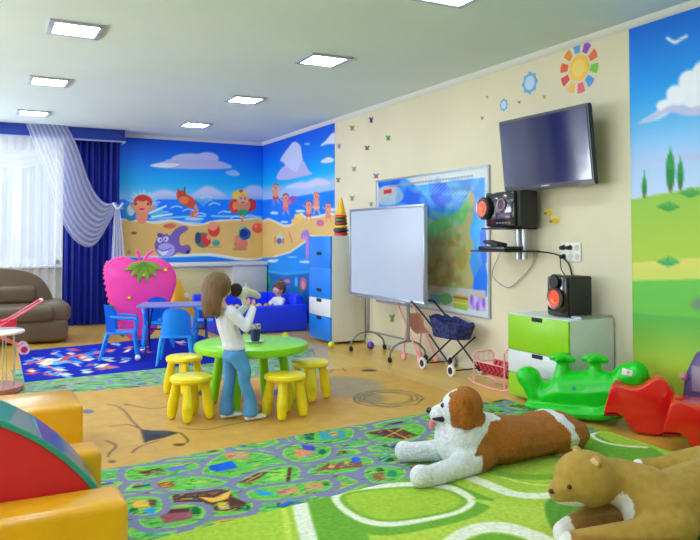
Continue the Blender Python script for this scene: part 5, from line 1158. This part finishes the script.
def dogcol(co0):
    co = co0; n = n3(co, 24)*.012
    s = co[:, 0]-(2.37+1.2*(co[:, 2]-.02))+n
    brown = (s > 0) & (co[:, 2] > .03)
    hd = np.linalg.norm(co-np.array([HX+.02, HY, HZ+.01]), axis=1)
    fw = (co[:, 0]-HX)*-.80+(co[:, 1]-HY)*.60
    headb = (hd < .135) & (co[:, 2] > HZ-.085) & (fw < .062+n)
    blaze = (np.abs((co[:, 0]-HX)*.60+(co[:, 1]-HY)*.80) < .018) & (fw > .02)
    leg = (co[:, 0] < 2.53) & (co[:, 2] < .118); brown &= ~leg
    stripe = np.abs(co[:, 0]-(3.22-.35*(co[:, 2]-.1))+n*1.5) < .034
    brown &= ~(stripe & (co[:, 2] > .06) & (co[:, 1] < 3.60))
    strip2 = (co[:, 1] > 3.58) & (co[:, 0] < 2.80); brown &= ~strip2
    neck = (co[:, 2] > .255) & (co[:, 0] < 2.74) & (hd > .10); brown &= ~neck
    br = brown | (headb & ~blaze)
    w_ = col3(240, 242, 248); bb = col3(176, 106, 42)
    C = np.where(br[:, None], bb, w_); return C
body = blob('body', b, M_fur, t, .009, 3, dogcol, world=True)
DF = Vector((-.80, .60, 0)); DS = Vector((.60, .80, 0))
for s in (-1, 1):
    d = DS*s; b = nb(); c0 = Vector((HX+.03, HY, HZ+.045))+d*.092
    hull(b, [(c0, (.045, .035, .035)), (c0+Vector((.012, 0, -.09))+d*.014, (.052, .035, .045))]); blob('ear', b, mat('brown plush', (172, 102, 40), 1, noise=.25, nscale=40, bump=.9, bscale=110, bdist=.012, spec=.08), t, .008, 3, world=True)
    b = nb(); sph(b, Vector((HX, HY, HZ+.02))+DF*.098+d*.042, .013, 12); obj('eye', b, M_gl, t, world=True)
NP = Vector((HX-.095, HY+.078, HZ-.035))+DF*.052
b = nb(); sph(b, NP+Vector((0, 0, .018)), (.018, .020, .015), 12); obj('nose', b, M_gl, t, world=True)
b = nb(); hull(b, [(NP-DF*.03-DS*.040+Vector((0, 0, -.016)), (.014, .010, .007)), (NP-DF*.075-DS*.052+Vector((0, 0, -.012)), (.010, .010, .016))]); obj('mouth', b, mat('dark mouth', (50, 24, 30), .8), t, world=True)
b = nb(); hull(b, [(NP-DF*.02-DS*.012+Vector((0, 0, -.04)), (.018, .02, .012)), (NP-DF*.012-DS*.014+Vector((0, 0, -.065)), (.014, .016, .010))]); obj('tongue', b, mat('pink felt', (236, 120, 140), .8), t, world=True)
t.location += Vector((-.045, -.105, 0)); t.scale = (1.0, 1.04, 1.10)
# --- lioness
t = thing('plush_lioness', 'large tan plush lioness lying in the lower right corner', 'plush toy', (2.9, 2.35, .018))
LX, LY, LZ = 2.45, 2.40, .258
b = nb()
chain(b, [((2.68, 2.22, .15), (.15, .16, .14)), ((2.92, 2.22, .16), (.17, .17, .15)), ((3.20, 2.28, .15), (.18, .17, .14)), ((3.40, 2.40, .15), (.18, .18, .145)), ((3.50, 2.46, .14), (.16, .17, .13))])
chain(b, [((2.68, 2.27, .20), (.13, .14, .12)), ((2.60, 2.36, .24), (.115, .12, .10)), ((LX+.02, LY, LZ), (.11, .11, .095))])
sph(b, (LX+.005, LY, LZ+.005), (.142, .138, .118), 22)
chain(b, [((LX-.065, LY+.0, LZ-.03), (.085, .085, .074)), ((LX-.125, LY+.005, LZ-.030), (.064, .066, .056))])
chain(b, [((2.66, 2.12, .12), .10), ((2.50, 2.17, .08), .075), ((2.36, 2.24, .065), .064), ((2.26, 2.30, .055), .052)])
chain(b, [((2.68, 2.38, .10), .085), ((2.52, 2.42, .075), .066), ((2.39, 2.41, .06), .058), ((2.33, 2.405, .052), .050)])
chain(b, [((3.46, 2.55, .12), .12), ((3.48, 2.68, .10), .085), ((3.42, 2.80, .065), .055), ((3.33, 2.87, .055), .050)])
chain(b, [((3.38, 2.20, .10), .11), ((3.20, 2.06, .06), .06), ((3.05, 2.02, .05), .048)])
chain(b, [((3.66, 2.5, .12), .05), ((3.8, 2.55, .06), .035), ((3.85, 2.68, .04), .03)])
def lcol(co):
    n = n3(co, 18)*.01; C = np.tile(col3(176, 142, 66), (len(co), 1)); w_ = col3(232, 228, 220)
    dk = (co[:, 2] < .105) & (co[:, 0] < 2.60); C = np.where(dk[:, None], col3(164, 118, 60), C)
    for p, r in (((2.235, 2.315, .045), .07), ((2.30, 2.42, .05), .085), ((3.30, 2.885, .05), .060), ((3.02, 2.02, .04), .05)):
        C = np.where((np.linalg.norm(co-np.array(p), axis=1)+n < r)[:, None], w_, C)
    ch = np.linalg.norm((co-np.array([LX-.115, LY-.02, LZ-.085]))/np.array([.06, .07, .034]), axis=1) < 1; C = np.where(ch[:, None], w_, C)
    bib = (np.linalg.norm((co-np.array([2.53, 2.27, .13]))/np.array([.05, .06, .10]), axis=1)+n < 1); C = np.where(bib[:, None], w_, C)
    return C
blob('body', b, M_fur2, t, .009, 4, lcol, world=True)
sdv = Vector((.25, .97, 0)).normalized(); FL = Vector((-.97, .05, -.12)).normalized()
M_tan = mat('tan plush', (182, 144, 78), 1, noise=.12, nscale=30, bump=.3, bscale=200, bdist=.004, spec=.08)
for s in (-1, 1):
    c0 = Vector((LX+.0, LY-.01, LZ+.098))+sdv*s*.070
    b = nb(); sph(b, c0, (.014, .034, .026), 16, q=Matrix.Rotation(.5*s, 3, 'X').to_quaternion()); f = obj('ear', b, M_tan, t, world=True)
    b = nb(); sph(b, c0+Vector((-.009, -.002, .0)), (.010, .024, .018), 14); obj('inner_ear', b, mat('pale plush', (208, 178, 120), 1), f, world=True)
    b = nb(); sph(b, Vector((LX, LY, LZ+.02))+FL*.126+sdv*s*.058, .010, 12); obj('eye', b, mat('brown glass eye', (50, 30, 18), .15, coat=.5), t, world=True)
b = nb(); sph(b, (LX-.186, LY+.008, LZ-.024), (.008, .016, .010), 12); obj('nose', b, mat('dark felt nose', (60, 36, 30), .6), t, world=True)

t.location += Vector((-.067, -.030, 0))
# ================================================================ PEOPLE
M_skin = mat('skin', (236, 180, 150), .5, noise=.04, nscale=12); M_jean = mat('washed blue denim', (84, 156, 214), .85, noise=.22, nscale=9, bump=.3, bscale=220, bdist=.002)
M_shirt = mat('white knit', (232, 234, 244), .85, noise=.05, nscale=20, bump=.35, bscale=26, bdist=.012)
M_hair = mat('light brown hair', (122, 90, 56), .5, noise=.35, nscale=16, bump=.6, bscale=46, stretch=(5, 5, .6), bdist=.01, spec=.4)
M_shoe = mat('white shoe', (234, 236, 240), .5)
def head(par, c, r, skin_bm, look):
    """adds skull, nose, ears to the skin mesh; look = angle of the face"""
    c = Vector(c); q = Matrix.Rotation(look, 3, 'Z'); V_ = lambda x, y, z: c+q@Vector((x*r, y*r, z*r))
    sph(skin_bm, V_(0, 0, .05), (r*.90, r*.86, r*1.02), 20)
    hull(skin_bm, [(V_(.12, 0, -.35), r*.66), (V_(.42, 0, -.72), r*.30)])
    hull(skin_bm, [(V_(.86, 0, .02), r*.08), (V_(.99, 0, -.20), r*.13)])
    for s in (-1, 1): sph(skin_bm, V_(-.05, s*.86, -.08), (r*.17, r*.10, r*.24), 10); sph(skin_bm, V_(.55, s*.35, -.30), r*.34, 12)
    return V_
def face(par, V_, r):
    for s in (-1, 1):
        b = nb(); sph(b, V_(.80, s*.34, .02), (r*.12, r*.14, r*.10), 12); f = obj('eye', b, mat('eye white', (240, 240, 240), .2), par)
        b = nb(); sph(b, V_(.88, s*.345, .02), (r*.055, r*.07, r*.075), 10); obj('iris', b, mat('dark iris', (50, 34, 24), .2), f)
        b = nb(); tube(b, [V_(.82, s*.18, .24), V_(.83, s*.36, .30), V_(.74, s*.54, .23)], r*.035, 6, sm=3); obj('eyebrow', b, M_hair, par)
    b = nb(); tube(b, [V_(.74, -.24, -.52), V_(.86, 0, -.55), V_(.74, .24, -.52)], [r*.03, r*.05, r*.06, r*.06, r*.06, r*.05, r*.03], 8, sm=3); obj('lips', b, mat('lips', (210, 110, 110), .4), par)
def hand(bm, w, d, up, s, size=1.0):
    """palm + four fingers + thumb; w wrist point, d pointing direction, up back of the hand, s side of the thumb"""
    w, d, up = Vector(w), Vector(d).normalized(), Vector(up).normalized(); sd = d.cross(up).normalized()*s; up = sd.cross(d).normalized()*s
    k = .001*size; P = lambda a, b_, c_: w+d*a*k+sd*b_*k+up*c_*k
    hull(bm, [(P(4, -7, 0), 9*k), (P(4, 7, 0), 9*k), (P(34, -13, 0), 7.5*k), (P(34, 14, 0), 7.5*k)])
    for i, (o, l) in enumerate(((15, 30), (5, 34), (-5, 32), (-14, 25))):
        chain(bm, [(P(32, o, 0), 6*k), (P(34+l*.45, o*1.1, -3), 5.4*k), (P(34+l*.75, o*1.1, -l*.32), 5*k), (P(34+l*.72, o*1.05, -l*.62), 4.5*k)])
    chain(bm, [(P(8, 12, -2), 7.5*k), (P(22, 25, -8), 6*k), (P(36, 27, -16), 5*k)])
# ---- the girl (local +x = the way she faces)
G = thing('person', 'girl with long brown hair in white top and light jeans standing at the green table', 'person', (1.697, 5.055, .004), math.radians(8))
hx, hz, hr = -.125, .925, .088
SH = {-1: Vector((-.075, -.092, .765)), 1: Vector((-.065, .092, .765))}
EL = {-1: Vector((.02, -.135, .655)), 1: Vector((.02, .13, .66))}
WR = {-1: Vector((.105, -.075, .775)), 1: Vector((.12, .06, .78))}
FT = {-1: Vector((.10, -.075, 0)), 1: Vector((-.01, .075, 0))}
KN = {-1: Vector((.045, -.065, .27)), 1: Vector((.0, .065, .27))}
b = nb()
V_ = head(G, (hx, 0, hz), hr, b, math.radians(5))
chain(b, [((hx, 0, hz-.05), .036), ((-.10, 0, .80), .034), ((-.075, 0, .76), (.045, .07, .035))])
chain(b, [((-.075, 0, .745), (.046, .075, .04)), ((-.055, 0, .66), (.05, .066, .05)), ((-.02, 0, .56), (.046, .060, .04)), ((.0, 0, .50), (.048, .060, .04))])
for s in (-1, 1):
    chain(b, [(SH[s], .030), (EL[s], .023), (WR[s], .017)])
    chain(b, [((.0, s*.045, .48), .040), (KN[s], .030), (FT[s]+Vector((0, 0, .06)), .024)])
    hull(b, [(FT[s]+Vector((-.01, 0, .03)), .022), (FT[s]+Vector((.07, 0, .02)), .017)])
    hand(b, WR[s], Vector((.35, -s*.35, .75)), Vector((.9, s*.2, -.2)), s, 1.0)
blob('body', b, M_skin, G, .0048, 2); face(G, V_, hr)
b = nb()
chain(b, [((-.077, 0, .775), (.042, .082, .032)), ((-.068, 0, .72), (.070, .095, .05)), ((-.05, 0, .64), (.072, .088, .05)), ((-.018, 0, .56), (.074, .088, .04)), ((-.002, 0, .505), (.078, .094, .03))])
for s in (-1, 1): chain(b, [(SH[s], .043), (EL[s], .037), (WR[s]-(WR[s]-EL[s])*.04, .026)])
blob('top', b, M_shirt, G, .0065, 3)
b = nb(); chain(b, [((0, 0, .50), (.068, .086, .05)), ((.002, 0, .44), (.074, .088, .045))])
for s in (-1, 1):
    chain(b, [((.0, s*.046, .45), (.068, .05, .05)), ((KN[s]+Vector((0, 0, .08))), (.050, .045, .04)), (KN[s], (.042, .040, .04)), (FT[s]+Vector((-.012, 0, .14)), (.045, .042, .03)), (FT[s]+Vector((-.012, 0, .045)), (.054, .048, .022))])
blob('jeans', b, M_jean, G, .0065, 2)
for s in (-1, 1):
    b = nb(); chain(b, [(FT[s]+Vector((-.028, 0, .026)), (.030, .026, .024)), (FT[s]+Vector((.03, 0, .024)), (.032, .028, .022)), (FT[s]+Vector((.085, 0, .018)), (.030, .027, .016))]); blob('shoe', b, M_shoe, G, .005, 2)
b = nb()   # hair: cap and long strands down the back
H0 = Vector((hx, 0, hz))
sph(b, H0+Vector((-.012, 0, .016)), (.101, .099, .098), 24)
hull(b, [(H0+Vector((-.03, 0, 0)), (.085, .095, .07)), (H0+Vector((-.058, 0, -.13)), (.055, .078, .05))])
for i in range(15):
    a = -1.35+2.7*i/14; rr = .088; x = -math.cos(a)*rr-.005; y = math.sin(a)*rr; L_ = .190+.022*math.sin(i*2.3)
    chain(b, [(H0+Vector((x, y, .02)), .016), (H0+Vector((x-.008, y*.98, -.08)), .019), (H0+Vector((x*.92-.010, y*.86, -.15)), .016), (H0+Vector((x*.9-.006+.006*math.sin(i*3), y*.84, -L_)), .006)])
hb = [v for v in b.verts]
blob('hair', b, M_hair, G, .0058, 2)
# ---- the plush toys in her hands
tp = thing('plush_hedgehog', 'dark brown and cream plush toy held up in the girls hands', 'plush toy', (1.765, 5.09, .815), math.radians(8))
b = nb(); sph(b, (-.05, .0, .115), (.048, .046, .052), 16); blob('brown_head', b, mat('dark brown plush', (64, 44, 42), 1, noise=.3, nscale=50, bump=.8, bscale=120, bdist=.01), tp, .008, 2)
b = nb(); chain(b, [((-.005, 0, .085), .042), ((.03, 0, .095), .034)]); chain(b, [((.02, 0, .10), .032), ((.085, -.01, .085), .030), ((.125, -.01, .065), .024)]); chain(b, [((.0, -.02, .06), .022), ((.0, -.03, .02), .018)]); chain(b, [((.04, .02, .12), .018), ((.045, .02, .155), .012)])
blob('cream_body', b, mat('cream plush', (206, 204, 180), 1, noise=.2, nscale=40, bump=.6, bscale=120, bdist=.008), tp, .007, 2)
# ---- the toddler in the ball pit
G.scale = (1.03, 1.03, 1.03)
T = thing('person', 'toddler with reddish brown hair in white sleeves sitting in the blue ball pit', 'person', (4.02, 9.98, .03), math.radians(196))
b = nb(); V2 = head(T, (.0, 0, .535), .088, b, math.radians(4))
chain(b, [((0, 0, .47), .034), ((0, 0, .42), .036)]); chain(b, [((0, 0, .39), (.052, .075, .04)), ((0, 0, .28), (.06, .07, .06)), ((-.01, 0, .14), (.075, .09, .06))])
for s in (-1, 1):
    chain(b, [((0, s*.095, .38), .028), ((.07, s*.135, .30), .024), ((.15, s*.11, .28), .018)]); hand(b, (.15, s*.11, .28), (1, -.2*s, -.1), (0, 0, 1), s, .85)
    chain(b, [((0, s*.05, .11), .05), ((.16, s*.085, .13), .042), ((.28, s*.08, .07), .028)]); hull(b, [((.28, s*.08, .06), .024), ((.31, s*.08, .10), .018)])
blob('body', b, M_skin, T, .0055, 2); face(T, V2, .088)
b = nb(); chain(b, [((0, 0, .405), (.05, .082, .028)), ((0, 0, .36), (.062, .088, .04)), ((0, 0, .27), (.07, .08, .05))])
for s in (-1, 1): chain(b, [((0, s*.095, .38), .040), ((.055, s*.125, .32), .036)])
blob('white_top', b, M_shirt, T, .007, 2)
b = nb(); chain(b, [((0, 0, .26), (.074, .085, .05)), ((-.01, 0, .13), (.085, .10, .07))])
for s in (-1, 1): chain(b, [((0, s*.05, .12), .058), ((.16, s*.085, .135), .05), ((.24, s*.08, .09), .04)])
blob('navy_dungarees', b, mat('navy cotton', (40, 44, 110), .9, noise=.1), T, .008, 2)
b = nb(); sph(b, (-.018, 0, .565), (.094, .092, .085), 20); sph(b, (-.045, 0, .53), (.066, .084, .07), 16); hull(b, [((-.03, 0, .65), .03), ((-.05, 0, .67), .022)]); sph(b, (.045, 0, .61), (.03, .05, .02), 10)
blob('hair', b, mat('auburn hair', (128, 70, 46), .6, noise=.3, nscale=30, bump=.5, bscale=60), T, .007, 2)
b = nb(); tube(b, [(-.035+.03*math.cos(a), .03*math.sin(a), .645) for a in np.linspace(0, 2*PI, 17)[:-1]], .009, 8, True); obj('hair_tie', b, mat('pink hair tie', (240, 110, 150), .6), T)

# ================================================================ CAMERA, VIEW
cd = bpy.data.cameras.new('camera'); cam = bpy.data.objects.new('camera', cd); COL.objects.link(cam)
cd.sensor_width = 36; cd.lens = F_PX/700*36; cd.shift_y = -(270-PPY)/700; cd.clip_start = .05
cam.location = (0, 0, EYE); cam.rotation_euler = (PI/2+PIT, 0, -YAW)
sc = bpy.context.scene; sc.camera = cam
sc.view_settings.view_transform = 'Standard'; sc.view_settings.look = 'None'; sc.view_settings.gamma = 1; sc.view_settings.use_curve_mapping = False
sc.view_settings.exposure = 0.08
sc.cycles.max_bounces = 8; sc.cycles.transparent_max_bounces = 16
